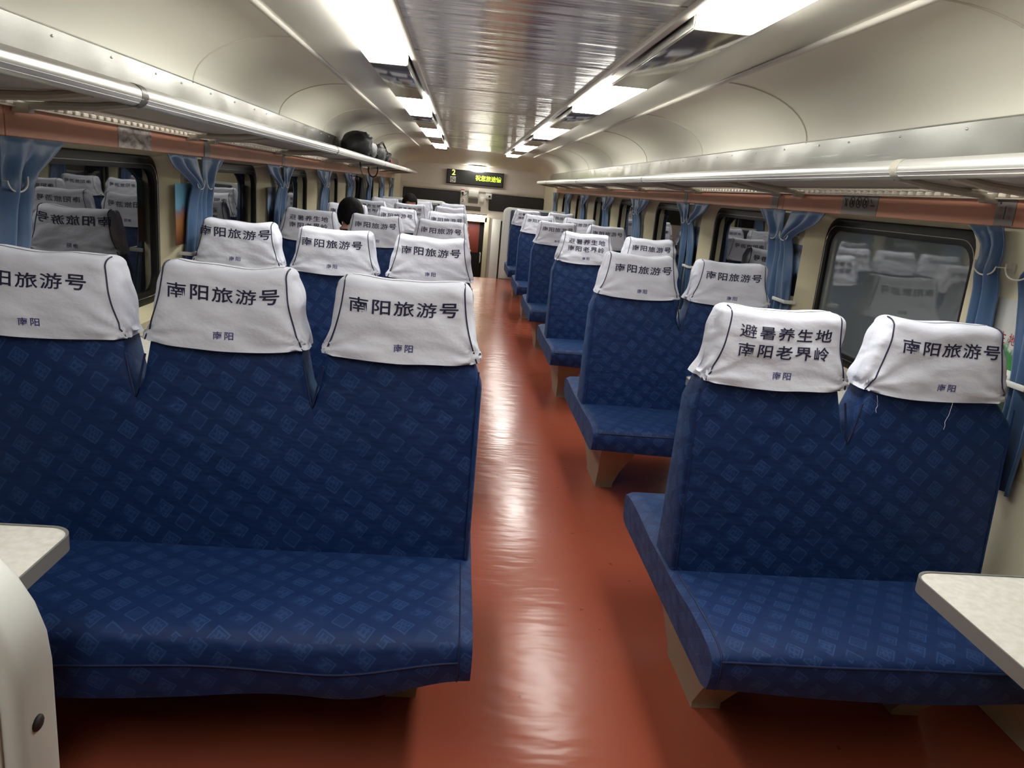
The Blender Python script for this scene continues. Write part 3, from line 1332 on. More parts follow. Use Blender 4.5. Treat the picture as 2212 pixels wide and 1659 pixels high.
bench('R', 2, 'BA', 'third blue two-seat bench right of the aisle, two lines of characters on its aisle cover', [3, 2])
bench('R', 3, 'AA', 'fourth blue two-seat bench right of the aisle, with a rumpled aisle cover', [1, 3])
bench('R', 4, 'AA', 'fifth blue two-seat bench right of the aisle, next but one to the end partition', [2, 1])
bench('R', 5, 'BA', 'sixth blue two-seat bench right of the aisle, just before the uncovered end seat', [3, 2])


def end_bench(x0, x1, label, y=12.62, rz=0.0, pads=True):
    xc = (x0 + x1) / 2
    t = empty('end_bench', (xc, y, 0), rz, label, 'train seat', 'uncovered end seats against the partitions')
    h = (x1 - x0) / 2
    top = 1.15 if pads else 1.04
    m = MB()
    m.box((0, 0.21, (0.37 + top) / 2), (2 * h, 0.12, top - 0.37), 0.03, 3)
    m.obj('backrest', M['teal_seat'], t)
    m = MB()
    d = 0.56 if pads else 0.40
    m.box((0, 0.16 - d / 2, 0.385), (2 * h, d, 0.125), 0.03, 3).uvbox()
    m.obj('cushion', M['fabric'], t)
    for sx in (-1, 1):
        if pads:
            m = MB()
            m.box((sx * h * 0.5, 0.185, 1.075), (h * 0.86, 0.13, 0.13), 0.03, 3)
            m.obj('head_pad', M['headpad'], t)
        m = MB()
        m.box((sx * (h - 0.12), 0.0, 0.165), (0.05, 0.28, 0.33), 0.006)
        m.obj('pedestal', M['leg'], t)


end_bench(0.60, 1.50, 'dark teal end seat with grey head pads against the right partition')
end_bench(-1.50, -0.56, 'dark teal end seat with grey head pads against the left partition')
end_bench(-1.50, -0.56, 'unseen end seat behind the near left partition, added to shade the floor', 0.80, PI, False)  # unseen seat, put in so that it shades the near left floor


# ------------------------------------------------------------------ partitions
def partition(xe, xw, y, label, face, top=1.185, r=0.10, th=0.05, band=0.034):
    """seat-end screen; xe is the aisle edge, xw the wall edge; `face` -1 panel towards -y"""
    t = empty('seat_partition', (0, y, 0), 0, label, 'partition', 'white seat partitions')
    sg = 1 if xe > xw else -1

    def outline(ins, bot=0.0):
        pts = [(xw + sg * ins, bot), (xw + sg * ins, top - ins)]
        rr = r - ins * 0.6
        cx, cz = xe - sg * (ins + rr), top - ins - rr
        for k in range(9):
            a = PI / 2 - PI / 2 * k / 8
            pts.append((cx + sg * rr * math.cos(a), cz + rr * math.sin(a)))
        pts.append((xe - sg * ins, bot))
        return pts
    m = MB()
    m.prism(outline(0), 'y', -th / 2, th / 2, 0.008, 3)
    m.obj('frame', M['white_plastic'], t)
    m = MB()
    m.prism(outline(band, 0.02), 'y', face * (th / 2 - 0.004), face * (th / 2 + 0.0025))
    m.obj('panel', M['laminate'] if face < 0 and y < 5 else M['white_plastic'], t)
    m = MB()
    m.tube([(p[0], face * (th / 2 + 0.002), p[1]) for p in outline(band + 0.001, 0.02)[1:]], min(0.003, band * 0.12), 6)
    m.obj('edge_bead', M['off_white'], t)
    return t


partition(0.482, 1.55, 12.93, 'white rounded partition behind the right-hand end seat', -1)
partition(-0.448, -1.55, 12.93, 'white rounded partition behind the left-hand end seat', -1)
near = partition(-0.482, -1.55, 0.50, 'white framed partition with cream swirl laminate at the near left edge', -1, 1.225, 0.125, 0.05, 0.0145)
m = MB()
m.sphere((-0.4815, -0.006, 1.065), (0.003, 0.007, 0.006), 10, 6)
m.obj('paint_chip', M['dark_ink'], near)


# ------------------------------------------------------------------ tables
def table(s, y, label):
    t = empty('window_table', (0, y, 0), 0, label, 'table', 'small tables under the windows')
    xe, xw = (0.822, 1.558) if s > 0 else (-0.918, -1.558)
    cx, hx = s * (abs(xe) + abs(xw)) / 2, (abs(xw) - abs(xe)) / 2
    hy = 0.215
    loop = rrect(cx, 0, hx, hy, 0.045, 8)
    m = MB()
    m.loft([[(p[0], p[1], z) for p in loop] for z in (0.722, 0.746)], cap_a=True, cap_b=True)
    m.obj('tabletop', M['table'], t, angle=30)
    e = MB()
    lo = rrect(cx, 0, hx + 0.003, hy + 0.003, 0.047, 8)
    li = rrect(cx, 0, hx - 0.002, hy - 0.002, 0.044, 8)
    e.loft([[(p[0], p[1], 0.7475) for p in li], [(p[0], p[1], 0.7485) for p in lo], [(p[0], p[1], 0.716) for p in lo], [(p[0], p[1], 0.716) for p in li]])
    e.obj('metal_edge', M['edge_metal'], t, angle=30)
    b = MB()
    b.tube([(cx + s * 0.02, 0, 0.715), (cx + s * 0.16, 0, 0.50), (s * 1.555, 0, 0.40)], 0.014, 8)
    b.box((s * 1.550, 0, 0.40), (0.014, 0.06, 0.10), 0.003)
    b.obj('support_arm', M['alu'], t)


table(-1, 1.222, 'cream speckled table with metal edge at the near left, partly hidden by the partition')
table(1, 1.222, 'cream speckled table with metal edge jutting in at the near right')
table(-1, 1.222 + PITCH, 'cream table under the first left window, glimpsed behind the nearest left bench')
table(1, 1.222 + PITCH, 'cream table under the near right window, between the first two right benches')


# ------------------------------------------------------------------ curtains
def curtain_mesh(s, yp, side, spec=None):
    """side -1: gathered from the nearer window, +1: from the farther one"""
    m = MB()
    if side < 0:
        keys = [(1.492, -0.27, 0.19), (1.44, -0.22, 0.17), (1.39, -0.13, 0.10), (1.355, -0.085, 0.065), (1.30, -0.10, 0.06), (1.20, -0.12, 0.075), (1.03, -0.155, 0.062), (0.90, -0.16, 0.075), (0.70, -0.165, 0.09)]
    else:
        keys = [(1.492, 0.20, 0.185), (1.44, 0.155, 0.14), (1.39, 0.09, 0.095), (1.355, 0.065, 0.08), (1.30, 0.06, 0.085), (1.20, 0.05, 0.09), (1.03, 0.02, 0.06), (0.90, 0.03, 0.075), (0.70, 0.04, 0.09)]
    if spec:
        keys = spec
    nv, nu = 40, 28
    rows = []
    for i in range(nv + 1):
        z = keys[0][0] + (keys[-1][0] - keys[0][0]) * i / nv
        for a, b in zip(keys, keys[1:]):
            if b[0] <= z <= a[0] + 1e-9:
                t = (a[0] - z) / (a[0] - b[0])
                t = t * t * (3 - 2 * t) if False else t
                c, h = a[1] + (b[1] - a[1]) * t, a[2] + (b[2] - a[2]) * t
                break
        amp = 0.008 + 0.009 * min(1.0, max(0.0, (1.47 - z) / 0.15))
        row = []
        for j in range(nu + 1):
            q = j / nu
            ph = q * 2 * PI * 1.9 + yp * 5 + side
            u = 1.521 + amp * math.sin(ph) * (1.0 if 0.02 < q < 0.98 else 0.5) + 0.004 * math.sin(q * 19 + z * 7)
            u -= 0.012 * math.exp(-((z - 1.36) / 0.05) ** 2)
            u = min(u, 1.550)
            row.append((s * u, yp + c + h * (2 * q - 1) + 0.004 * math.cos(ph) + 0.01 * math.sin(z * 9 + yp), z))
        rows.append(row)
    m.loft(rows, closed=False)
    return m


def curtain(s, yp, side, label, hook=True, spec=None):
    m = curtain_mesh(s, yp, side, spec)
    o = m.obj('curtain', M['curtain'], None, angle=180)
    sd = o.modifiers.new('thickness', 'SOLIDIFY')
    sd.thickness = 0.003
    sd.offset = 0.0
    tag(o, label, 'curtain', 'blue curtains tied back on the left wall' if s < 0 else 'blue curtains tied back on the right wall')
    return o


def hook(s, yp, label, side, z=1.352):
    m = MB()
    c = yp + (-0.085 if side < 0 else 0.065)
    pts = []
    for k in range(13):
        a = PI + PI * k / 12
        pts.append((s * 1.497, c + 0.052 * math.cos(a), z + 0.03 * math.sin(a) + 0.015))
    pts = [(s * 1.557, c - 0.052, z + 0.015)] + pts + [(s * 1.497, c + 0.052, z + 0.03)]
    m.tube(pts, 0.0026, 6)
    m.box((s * 1.556, c - 0.052, z + 0.015), (0.006, 0.02, 0.03), 0.002)
    tag(m.obj('curtain_hook', M['off_white']), label, 'hook', 'wire curtain hooks on the pillars')


def tieback(s, yp, side, label, z=1.03, dy=None):
    c = yp + ((-0.155 if side < 0 else 0.02) if dy is None else dy)
    m = MB()
    m.box((s * 1.500, c, z), (0.010, 0.16, 0.018), 0.003)
    m.box((s * 1.530, c + 0.076, z), (0.058, 0.008, 0.018), 0.002)
    m.box((s * 1.530, c - 0.076, z), (0.058, 0.008, 0.018), 0.002)
    m.box((s * 1.556, c + 0.076, z), (0.006, 0.03, 0.05), 0.002)
    tag(m.obj('curtain_tieback', M['white_plastic']), label, 'curtain holder', 'white curtain holders on the pillars')


PIL = [2.32 + PITCH * k for k in range(0, 8)]
for s, nm in ((-1, 'left'), (1, 'right')):
    for k, yp in enumerate(PIL):
        which = '%s pillar on the %s wall' % (ORD[k], nm)
        spec = None
        if k == 0 and s > 0:
            spec = [(1.492, 0.13, 0.085), (1.44, 0.075, 0.055), (1.39, 0.055, 0.050), (1.30, 0.050, 0.055), (1.15, 0.055, 0.055), (0.95, 0.055, 0.055), (0.70, 0.055, 0.06)]
        curtain(s, yp, 1, 'blue curtain on the far side of the %s' % which, spec=spec)
        spec = None
        if k == 0 and s > 0:
            spec = [(1.492, -0.34, 0.20), (1.40, -0.26, 0.13), (1.34, -0.18, 0.09), (1.20, -0.185, 0.075), (1.02, -0.19, 0.06), (0.85, -0.20, 0.065), (0.70, -0.205, 0.068)]
        curtain(s, yp, -1, 'blue curtain on the near side of the %s' % which, spec=spec)
        for sd, w_ in ((-1, 'near'), (1, 'far')):
            if k <= 4:
                hook(s, yp, 'wire hook holding the %s-side curtain of the %s' % (w_, which), sd)
            if k <= 3 and sd < 0:
                tieback(s, yp, sd, 'white bar holder round the %s-side curtain of the %s' % (w_, which))


# ------------------------------------------------------------------ notices on beam and pillars
def plate(name, s, y0, y1, z0, z1, mat, label, cat, u=1.541, group=None):
    t = empty(name, (s * u, (y0 + y1) / 2, (z0 + z1) / 2), 0, label, cat, group)
    m = MB()
    m.box((0, 0, 0), (0.003, y1 - y0, z1 - z0), 0.0006, 1)
    m.obj('sheet', mat, t, smooth=False)
    return t


plate('picture_sticker', -1, 3.17, 3.49, 1.496, 1.580, M['photo'], 'faded waterfall picture sticker on the left beam over the first window', 'sticker')
SN = [(-1, 4.18), (-1, 5.92), (1, 4.24), (1, 6.02)]
for i, (s, y) in enumerate(SN):
    plate('seat_number_plate', s, y, y + 0.09, 1.497, 1.576, M['grey_sticker'], 'small grey plate on the %s beam over the %s pillar' % ('left' if s < 0 else 'right', ORD[1 + (i % 2)]), 'plate', group='small plates on the beams')
t = plate('seat_number_plate', 1, 2.365, 2.455, 1.496, 1.578, M['grey_sticker'], 'grey seat number plate with digits at the near end of the right beam', 'plate', group='small plates on the beams')


def on_plate(z_, ysign, s):
    # right wall: image-right is nearer (-y); x of text runs towards -y
    return lambda x, z: (-s * 0.0022, -s * x, z)


m = MB()
fnp = on_plate(0, 0, 1)
for tx, x, z in (('12', -0.021, 0.012), ('11', 0.021, 0.012), ('10', -0.021, -0.014), ('16', 0.021, -0.014)):
    text_bm(m, tx, x, z, 0.0085, 0.017, 0.018, fnp, 0.01)
m.obj('digits', M['red_ink'], t, smooth=False, recalc=False)
m = MB()
m.box((-0.0022, 0, 0), (0.0012, 0.0025, 0.042))
m.box((-0.0022, 0.027, 0.030), (0.0012, 0.006, 0.006))
m.obj('divider', M['dark_ink'], t, smooth=False)

t = plate('prohibition_sticker', 1, 3.195, 3.505, 1.496, 1.579, M['grey_sticker'], 'grey sticker with five dark prohibition symbols on the right beam', 'sticker')
for i in range(5):
    c = 0.118 - 0.058 * i
    m = MB()
    if 1 <= i <= 3:
        m.tube([(-0.0024, c + 0.021 * math.cos(a), 0.012 + 0.0225 * math.sin(a)) for a in [2 * PI * k / 20 for k in range(20)]], 0.0018, 5, closed=True)
        m.tube([(-0.0024, c + 0.014, 0.028), (-0.0024, c - 0.014, -0.004)], 0.0018, 5)
        m.tube([(-0.0024, c - 0.010, 0.020), (-0.0024, c - 0.002, 0.008), (-0.0024, c + 0.008, 0.004)], 0.0026, 5)
    elif i == 0:
        m.tube([(-0.0024, c + 0.010, 0.028), (-0.0024, c - 0.002, 0.010), (-0.0024, c + 0.004, -0.006)], 0.0024, 5)
        m.tube([(-0.0024, c - 0.012, 0.026), (-0.0024, c, 0.012), (-0.0024, c - 0.012, -0.006)], 0.002, 5)
    else:
        m.tube([(-0.0024, c + 0.018, 0.026), (-0.0024, c + 0.004, 0.010)], 0.002, 5)
        m.box((-0.0024, c - 0.004, 0.000), (0.001, 0.034, 0.008))
    m.obj('symbol', M['dark_ink'], t)

t = plate('pillar_poster', 1, 2.16, 2.40, 0.86, 1.272, M['poster_green'], 'poster of green trees with red characters on the nearest right pillar', 'poster', 1.557)
m = MB()
text_bm(m, '生地', 0.0, 0.085, 0.048, 0.036, 0.040, lambda x, z: (-0.0025, -x, z), 0.01)
m.obj('lettering', M['red_ink'], t, smooth=False, recalc=False)
plate('pillar_poster', 1, 3.87, 4.10, 1.06, 1.325, M['poster_dark'], 'dark valley poster on the second right pillar', 'poster', 1.557)
plate('pillar_poster', -1, 3.80, 4.06, 1.07, 1.36, M['poster_blue'], 'blue and orange poster on the second left pillar', 'poster', 1.557)
plate('pillar_poster', 1, 5.63, 5.85, 1.06, 1.325, M['poster_dark'], 'dark poster on the third right pillar', 'poster', 1.557)
plate('pillar_poster', -1, 5.56, 5.80, 1.07, 1.34, M['poster_dark'], 'dark poster on the third left pillar', 'poster', 1.557)

# ------------------------------------------------------------------ far end wall
YF = YE - 0.002
t = empty('led_display', (0.028, YF - 0.03, 1.639), 0, 'black display board with yellow green LED characters on the end wall', 'display board')
m = MB()
m.box((0, 0, 0), (1.222, 0.06, 0.298), 0.008)
m.obj('case', M['black'], t)
m = MB()
m.box((0, -0.031, 0), (1.19, 0.004, 0.27), 0.001)
m.obj('screen', M['screen'], t, smooth=False)
m = MB()
text_bm(m, '2', -0.465, 0.085, 0.1, 0.075, 0.115, lambda x, z: (x, -0.0345, z), 0.02, True)
m.obj('digit', M['led_num'], t, smooth=False, recalc=False)
m = MB()
text_bm(m, '祝您旅途愉', 0.285, 0.01, 0.112, 0.112, 0.122, lambda x, z: (x, -0.0345, z), 0.016)
m.obj('message', M['led'], t, smooth=False, recalc=False)
m = MB()
m.box((-0.474, -0.034, -0.062), (0.118, 0.003, 0.122), 0.001)
ic = m.obj('no_smoking_icon', M['white_plastic'], t, smooth=False)
m = MB()
m.tube([(-0.474 + 0.045 * math.cos(a), -0.037, -0.062 + 0.045 * math.sin(a)) for a in [2 * PI * k / 24 for k in range(24)]], 0.005, 5, closed=True)
m.tube([(-0.474 - 0.03, -0.037, -0.032), (-0.474 + 0.03, -0.037, -0.092)], 0.005, 5)
m.box((-0.474, -0.037, -0.062), (0.05, 0.002, 0.010))
m.obj('symbol', M['dark_ink'], ic)

t = empty('dome_lamp', (0.065, 16.70, 1.862), 0, 'round glowing dome lamp hanging above the display board', 'lamp')
m = MB()
m.tube([(0, 0, 0.022), (0, 0, 0.006)], 0.225, 32)
m.obj('rim', M['off_white'], t)
m = MB()
prof = []
for k in range(9):
    a = PI / 2 * k / 8
    prof.append((0.245 * math.cos(a), 0.006 - 0.105 * math.sin(a)))
m.loft([[(max(r, 0.002) * math.cos(2 * PI * q / 32), max(r, 0.002) * math.sin(2 * PI * q / 32), z) for q in range(32)] for r, z in prof], cap_b=True)
m.obj('globe', M['dome'], t)

for i, (x0, x1, z0, z1) in enumerate(((-1.50, -0.262, 1.03, 1.338), (0.362, 1.56, 0.985, 1.343))):
    r = MB()
    lp = rrect((x0 + x1) / 2, (z0 + z1) / 2, (x1 - x0) / 2, (z1 - z0) / 2, 0.035)
    lq = rrect((x0 + x1) / 2, (z0 + z1) / 2, (x1 - x0) / 2 - 0.012, (z1 - z0) / 2 - 0.012, 0.03)
    r.loft([[(p[0], YF, p[1]) for p in lp], [(p[0], YF - 0.008, p[1]) for p in lp], [(p[0], YF - 0.008, p[1]) for p in lq], [(p[0], YF - 0.002, p[1]) for p in lq]])
    root = structure(r.obj('window_%d' % (wi + i), M['black']), 'dark interior window in the end wall')
    p = MB()
    p.loft([[(p_[0], YF - 0.004, p_[1]) for p_ in lq], [(p_[0], YF - 0.001, p_[1]) for p_ in lq]], cap_a=True, cap_b=True)
    p.obj('pane', M['dark_grille'], root, smooth=False)
# ledge between display and windows
m = MB()
m.box((0.03, YF - 0.012, 1.405), (3.06, 0.024, 0.085), 0.006)
trim(m, M['endwall'], 'grey ledge under the display board')


def wallbox(name, px, z, sx, sz, dep, mat, label, cat):
    t = empty(name, (px, YF - dep / 2, z), 0, label, cat)
    m = MB()
    m.box((0, 0, 0), (sx, dep, sz), min(0.008, dep * 0.3))
    m.obj('case', mat, t)
    return t, dep


t, dp = wallbox('white_control_box', -0.002 + 0.02, 1.315, 0.215, 0.135, 0.09, M['white_plastic'], 'white rectangular box under the middle of the display board', 'box')
m = MB()
m.tube([(-0.107, 0, 0.02), (-0.16, -0.02, -0.03), (-0.20, -0.03, -0.055)], 0.006, 6)
m.obj('cable', M['black'], t)
t, dp = wallbox('camera_box', 0.345, 1.285, 0.135, 0.115, 0.11, M['white_plastic'], 'white box with a dark lens right of the white control box', 'box')
m = MB()
m.tube([(0.02, -0.055, 0), (0.02, -0.062, 0)], 0.022, 14)
m.obj('lens', M['black'], t)
m = MB()
m.tube([(-0.06, 0, 0.04), (-0.09, -0.01, 0.085), (-0.115, -0.01, 0.05)], 0.004, 6)
m.obj('cable', M['black'], t)
wallbox('white_bracket', 0.205, 1.205, 0.085, 0.095, 0.05, M['white_plastic'], 'small white bracket below and left of the lens box', 'bracket')
t, dp = wallbox('alarm_handle', -0.215, 1.335, 0.075, 0.115, 0.03, M['white_plastic'], 'small white unit with a red strip and a black knob under the display board', 'handle')
m = MB()
m.box((0, -0.016, 0.045), (0.070, 0.004, 0.018))
m.obj('red_strip', M['red'], t)
m = MB()
m.sphere((0.0, -0.035, -0.02), (0.024, 0.022, 0.024), 12, 8)
m.tube([(0, -0.03, -0.02), (0.012, -0.03, -0.075)], 0.011, 8)
m.obj('knob', M['black'], t)
t, dp = wallbox('carriage_number_plate', -0.205, 1.148, 0.11, 0.12, 0.006, M['white_plastic'], 'small white plate with a red figure 2 on the end wall', 'plate')
m = MB()
text_bm(m, '2', 0, 0.006, 0.1, 0.045, 0.065, lambda x, z: (x, -0.0042, z), 0.015, True)
m.obj('digit', M['red_ink'], t, smooth=False, recalc=False)
wallbox('wall_plate', 0.02, 1.165, 0.215, 0.105, 0.006, M['grey_plate'], 'grey plate below the white control box', 'plate')
wallbox('wall_plate', -0.02, 1.0, 0.43, 0.10, 0.006, M['brown_plate'], 'wide dark brown plate just above the doorway', 'plate')

# doorway down in the lower vestibule
m = MB()
m.box((-0.33, YE + 0.0, -0.08), (0.06, 0.16, 1.84), 0.004)
m.box((0.355, YE + 0.0, -0.08), (0.10, 0.16, 1.84), 0.004)
m.box((0.0, YE + 0.0, 0.785), (0.70, 0.16, 0.108), 0.004)
trim(m, M['cream'], 'cream door frame')
m = MB()
m.box((-0.0, YE + 0.10, -0.15), (0.66, 0.04, 1.78), 0.004)
dr = structure(m.obj('door_1', M['black']), 'dark sliding door')
m = MB()
m.box((-0.055, YE + 0.075, 0.395), (0.52, 0.012, 0.68), 0.003)
m.obj('upper_panel', M['door_red'], dr)
m = MB()
m.tube([(0.255, YE + 0.075, 0.06), (0.262, YE + 0.03, 0.04), (0.262, YE + 0.03, -0.14), (0.255, YE + 0.075, -0.16)], 0.012, 8)
m.obj('handle', M['white_plastic'], dr)
m = MB()
m.box((0.562, 16.93, -0.13), (0.182, 0.04, 1.90), 0.006)
trim(m, M['lit_panel'], 'white panel beside the lower doorway')
m = MB()
m.box((0.468, 12.985, 0.42), (0.022, 0.04, 1.06), 0.004)  # black strip drawn where the gap by the partition looks dark
trim(m, M['black'], 'black strip standing in for the dark gap beside the right partition')
m = MB()
m.box((1.02, 12.93, -0.5), (1.07, 0.03, 1.0))
trim(m, M['floor'], 'red skirt under the right partition', smooth=False)
t = empty('vestibule_lamp', (0.02, 16.76, 0.90), 0, 'lamp lighting the lower vestibule beyond the steps', 'lamp')
m = MB()
m.box((0, 0.02, 0.0), (0.62, 0.30, 0.03), 0.004)
m.obj('housing', M['off_white'], t)
m = MB()
m.box((0, -0.02, -0.04), (0.58, 0.20, 0.05), 0.006)
m.obj('diffuser', M['dome'], t)


# ------------------------------------------------------------------ bags on the left rack, hanging coat
def superell(m, c, r, e=2.6, nu=40, nv=24, fn=None, amp=0.010):
    loops = []
    for j in range(1, nv):
        v = -PI / 2 + PI * j / nv
        L = []
        for i in range(nu):
            u = 2 * PI * i / nu
            d = Vector((math.cos(v) * math.cos(u), math.cos(v) * math.sin(u), math.sin(v)))
            k = (abs(d.x) ** e + abs(d.y) ** e + abs(d.z) ** e) ** (-1 / e)
            p = Vector((d.x * k * r[0], d.y * k * r[1], d.z * k * r[2]))
            if fn:
                p = fn(p)
            p += Vector((1, 1, 0.8)) * (amp * noise.noise(p * 9 + Vector(c)) + amp * 0.5 * noise.noise(p * 24))
            L.append((c[0] + p.x, c[1] + p.y, c[2] + p.z))
        loops.append(L)
    m.loft(loops, cap_a=True, cap_b=True)


t = empty('backpack', (-1.335, 8.45, 1.632), 0, 'big rounded black backpack lying on the left luggage rack', 'backpack')
m = MB()


def hump(p):
    k = (p.y + 0.42) / 0.84
    p.z *= 1.0 - 0.42 * max(0, k - 0.35)
    return p


superell(m, (0, 0, 0.142), (0.155, 0.42, 0.145), 2.4, fn=hump, amp=0.028)
m.obj('body', M['black_nylon'], t)
m = MB()
superell(m, (0.125, 0.10, 0.12), (0.045, 0.20, 0.085), 3.0)
m.obj('front_pocket', M['grey_nylon'], t)
m = MB()
m.tube([(0.10, 0.30, 0.15), (0.165, 0.34, 0.08), (0.15, 0.36, 0.012)], 0.016, 6, r2=0.006)
m.obj('shoulder_strap', M['black_nylon'], t)
m = MB()
m.tube([(0.0, 0.05, 0.02), (0.02, 0.05, -0.03), (0.05, 0.03, -0.14)], 0.028, 6, r2=0.006)
m.obj('hanging_strap', M['black_nylon'], t)

t = empty('travel_bag', (-1.30, 9.75, 1.632), 0, 'smaller crumpled black bag with a red corner, behind the big backpack on the rack', 'bag')
m = MB()
superell(m, (0, -0.12, 0.105), (0.14, 0.40, 0.115), 2.3, fn=hump, amp=0.04)
superell(m, (0.03, 0.34, 0.088), (0.14, 0.22, 0.095), 2.2, amp=0.04)
m.obj('body', M['black_nylon'], t)
m = MB()
superell(m, (0.12, 0.47, 0.055), (0.035, 0.06, 0.05), 2.6)
m.obj('red_corner', M['red'], t)
m = MB()
m.tube([(0.05, -0.1, 0.22), (0.08, 0.02, 0.255), (0.10, 0.16, 0.20), (0.12, 0.22, 0.12)], 0.012, 6)
m.obj('handle', M['black_nylon'], t)
m = MB()
m.tube([(0.01 + 0.055 * math.cos(a), -0.25, -0.075 + 0.085 * math.sin(a)) for a in [2 * PI * k / 20 for k in range(20)]], 0.009, 6, closed=True)
m.tube([(0.01, -0.25, 0.02), (-0.02, -0.24, 0.06)], 0.010, 6)
m.obj('strap_loop', M['black_nylon'], t)

m = MB()
loops = []
for k in range(13):
    f = k / 12
    z = 1.45 - 0.78 * f
    wy = 0.03 + 0.21 * min(1, f * 1.8) ** 0.8
    wx = 0.02 + 0.062 * min(1, f * 2.2)
    L = []
    for q in range(24):
        a = 2 * PI * q / 24
        rr = 1 + 0.12 * math.sin(5 * a + f * 3)
        L.append((-1.425 + wx * rr * math.cos(a), 9.46 + wy * rr * math.sin(a), z))
    loops.append(L)
m.loft(loops, cap_a=True, cap_b=True)
t = empty('hanging_coat', (-1.425, 9.46, 0.67), 0, 'black coat hanging from a hook on the left wall above the seated head', 'coat')
o = m.obj('coat_body', M['black_cloth'], t)
o.matrix_parent_inverse = Matrix.Translation((1.425, -9.46, -0.67))
m = MB()
m.tube([(-1.556, 9.46, 1.462), (-1.47, 9.46, 1.462), (-1.425, 9.46, 1.452)], 0.006, 6)
o = m.obj('coat_loop', M['black_cloth'], t)
o.matrix_parent_inverse = Matrix.Translation((1.425, -9.46, -0.67))


# ------------------------------------------------------------------ people
def skin_mesh(chains, radii, sub=1):
    """chains: list of list of joint names; returns evaluated skin mesh"""
    joints, edges, rad = [], [], []
    idx = {}

    def jid(p, r):
        k = tuple(round(c, 5) for c in p)
        if k not in idx:
            idx[k] = len(joints)
            joints.append(k)
            rad.append(r)
        return idx[k]
    for ch in chains:
        prev = None
        for p, r in ch:
            i = jid(p, r)
            if prev is not None and prev != i:
                edges.append((prev, i))
            prev = i
    me = D.meshes.new('sk')
    me.from_pydata(joints, edges, [])
    o = D.objects.new('sk', me)
    COL.objects.link(o)
    sk = o.modifiers.new('s', 'SKIN')
    sk.use_smooth_shade = True
    for i, v in enumerate(me.skin_vertices[0].data):
        v.radius = (rad[i], rad[i])
        v.use_root = (i == 0)
    sb = o.modifiers.new('u', 'SUBSURF')
    sb.levels = sb.render_levels = sub
    bpy.context.view_layer.update()
    dg = bpy.context.evaluated_depsgraph_get()
    out = D.meshes.new_from_object(o.evaluated_get(dg))
    D.objects.remove(o)
    return out


def fuse(meshes, voxel, name, mat):
    bm = bmesh.new()
    for me in meshes:
        bm.from_mesh(me)
    me = D.meshes.new('f')
    bm.to_mesh(me)
    bm.free()
    o = D.objects.new('f', me)
    COL.objects.link(o)
    r = o.modifiers.new('r', 'REMESH')
    r.mode = 'VOXEL'
    r.voxel_size = voxel
    s = o.modifiers.new('s', 'SMOOTH')
    s.factor = 0.5
    s.iterations = 2
    bpy.context.view_layer.update()
    dg = bpy.context.evaluated_depsgraph_get()
    out = D.meshes.new_from_object(o.evaluated_get(dg))
    D.objects.remove(o)
    out.name = name
    out.materials.clear()
    out.materials.append(mat)
    for p in out.polygons:
        p.use_smooth = True
    return out


def head_mesh():
    """head about 0.22 tall, centred on the origin, face towards +y"""
    m = MB()

    def shape(p):
        # narrower jaw
        if p.z < 0:
            k = 1 + p.z * 2.6
            p.x *= 0.55 + 0.45 * k if k > 0 else 0.55
            if p.y < 0:
                p.y *= 0.75 + 0.25 * max(0, k)
        return p
    loops = []
    nu, nv = 36, 24
    for j in range(1, nv):
        v = -PI / 2 + PI * j / nv
        L = []
        for i in range(nu):
            u = 2 * PI * i / nu
            p = Vector((0.076 * math.cos(v) * math.cos(u), 0.096 * math.cos(v) * math.sin(u), 0.115 * math.sin(v)))
            p = shape(p)
            if p.y > 0:
                for sx in (-1, 1):                     # eye sockets
                    d = math.hypot(p.x - sx * 0.031, p.z - 0.004)
                    p.y -= 0.010 * math.exp(-(d / 0.016) ** 2)
                d = math.hypot(p.x / 1.6, p.z + 0.062)
                p.y += 0.005 * math.exp(-(d / 0.012) ** 2)
            L.append(tuple(p))
        loops.append(L)
    m.loft(loops, cap_a=True, cap_b=True)
    m.tube([(0, 0.088, 0.012), (0, 0.098, -0.010), (0, 0.108, -0.030), (0, 0.094, -0.038)], [0.007, 0.010, 0.015, 0.012], 10)
    for sx in (-1, 1):
        m.sphere((sx * 0.031, 0.080, 0.004), (0.013, 0.010, 0.011), 12, 8)
        m.tube([(sx * 0.016, 0.094, 0.024), (sx * 0.045, 0.082, 0.026)], 0.006, 6)
        m.sphere((sx * 0.077, -0.005, -0.006), (0.010, 0.020, 0.032), 12, 8)
    m.tube([(-0.024, 0.082, -0.060), (0, 0.092, -0.058), (0.024, 0.082, -0.060)], [0.004, 0.0065, 0.004], 8)
    m.tube([(-0.021, 0.080, -0.068), (0, 0.090, -0.069), (0.021, 0.080, -0.068)], [0.004, 0.007, 0.004], 8)
    return m


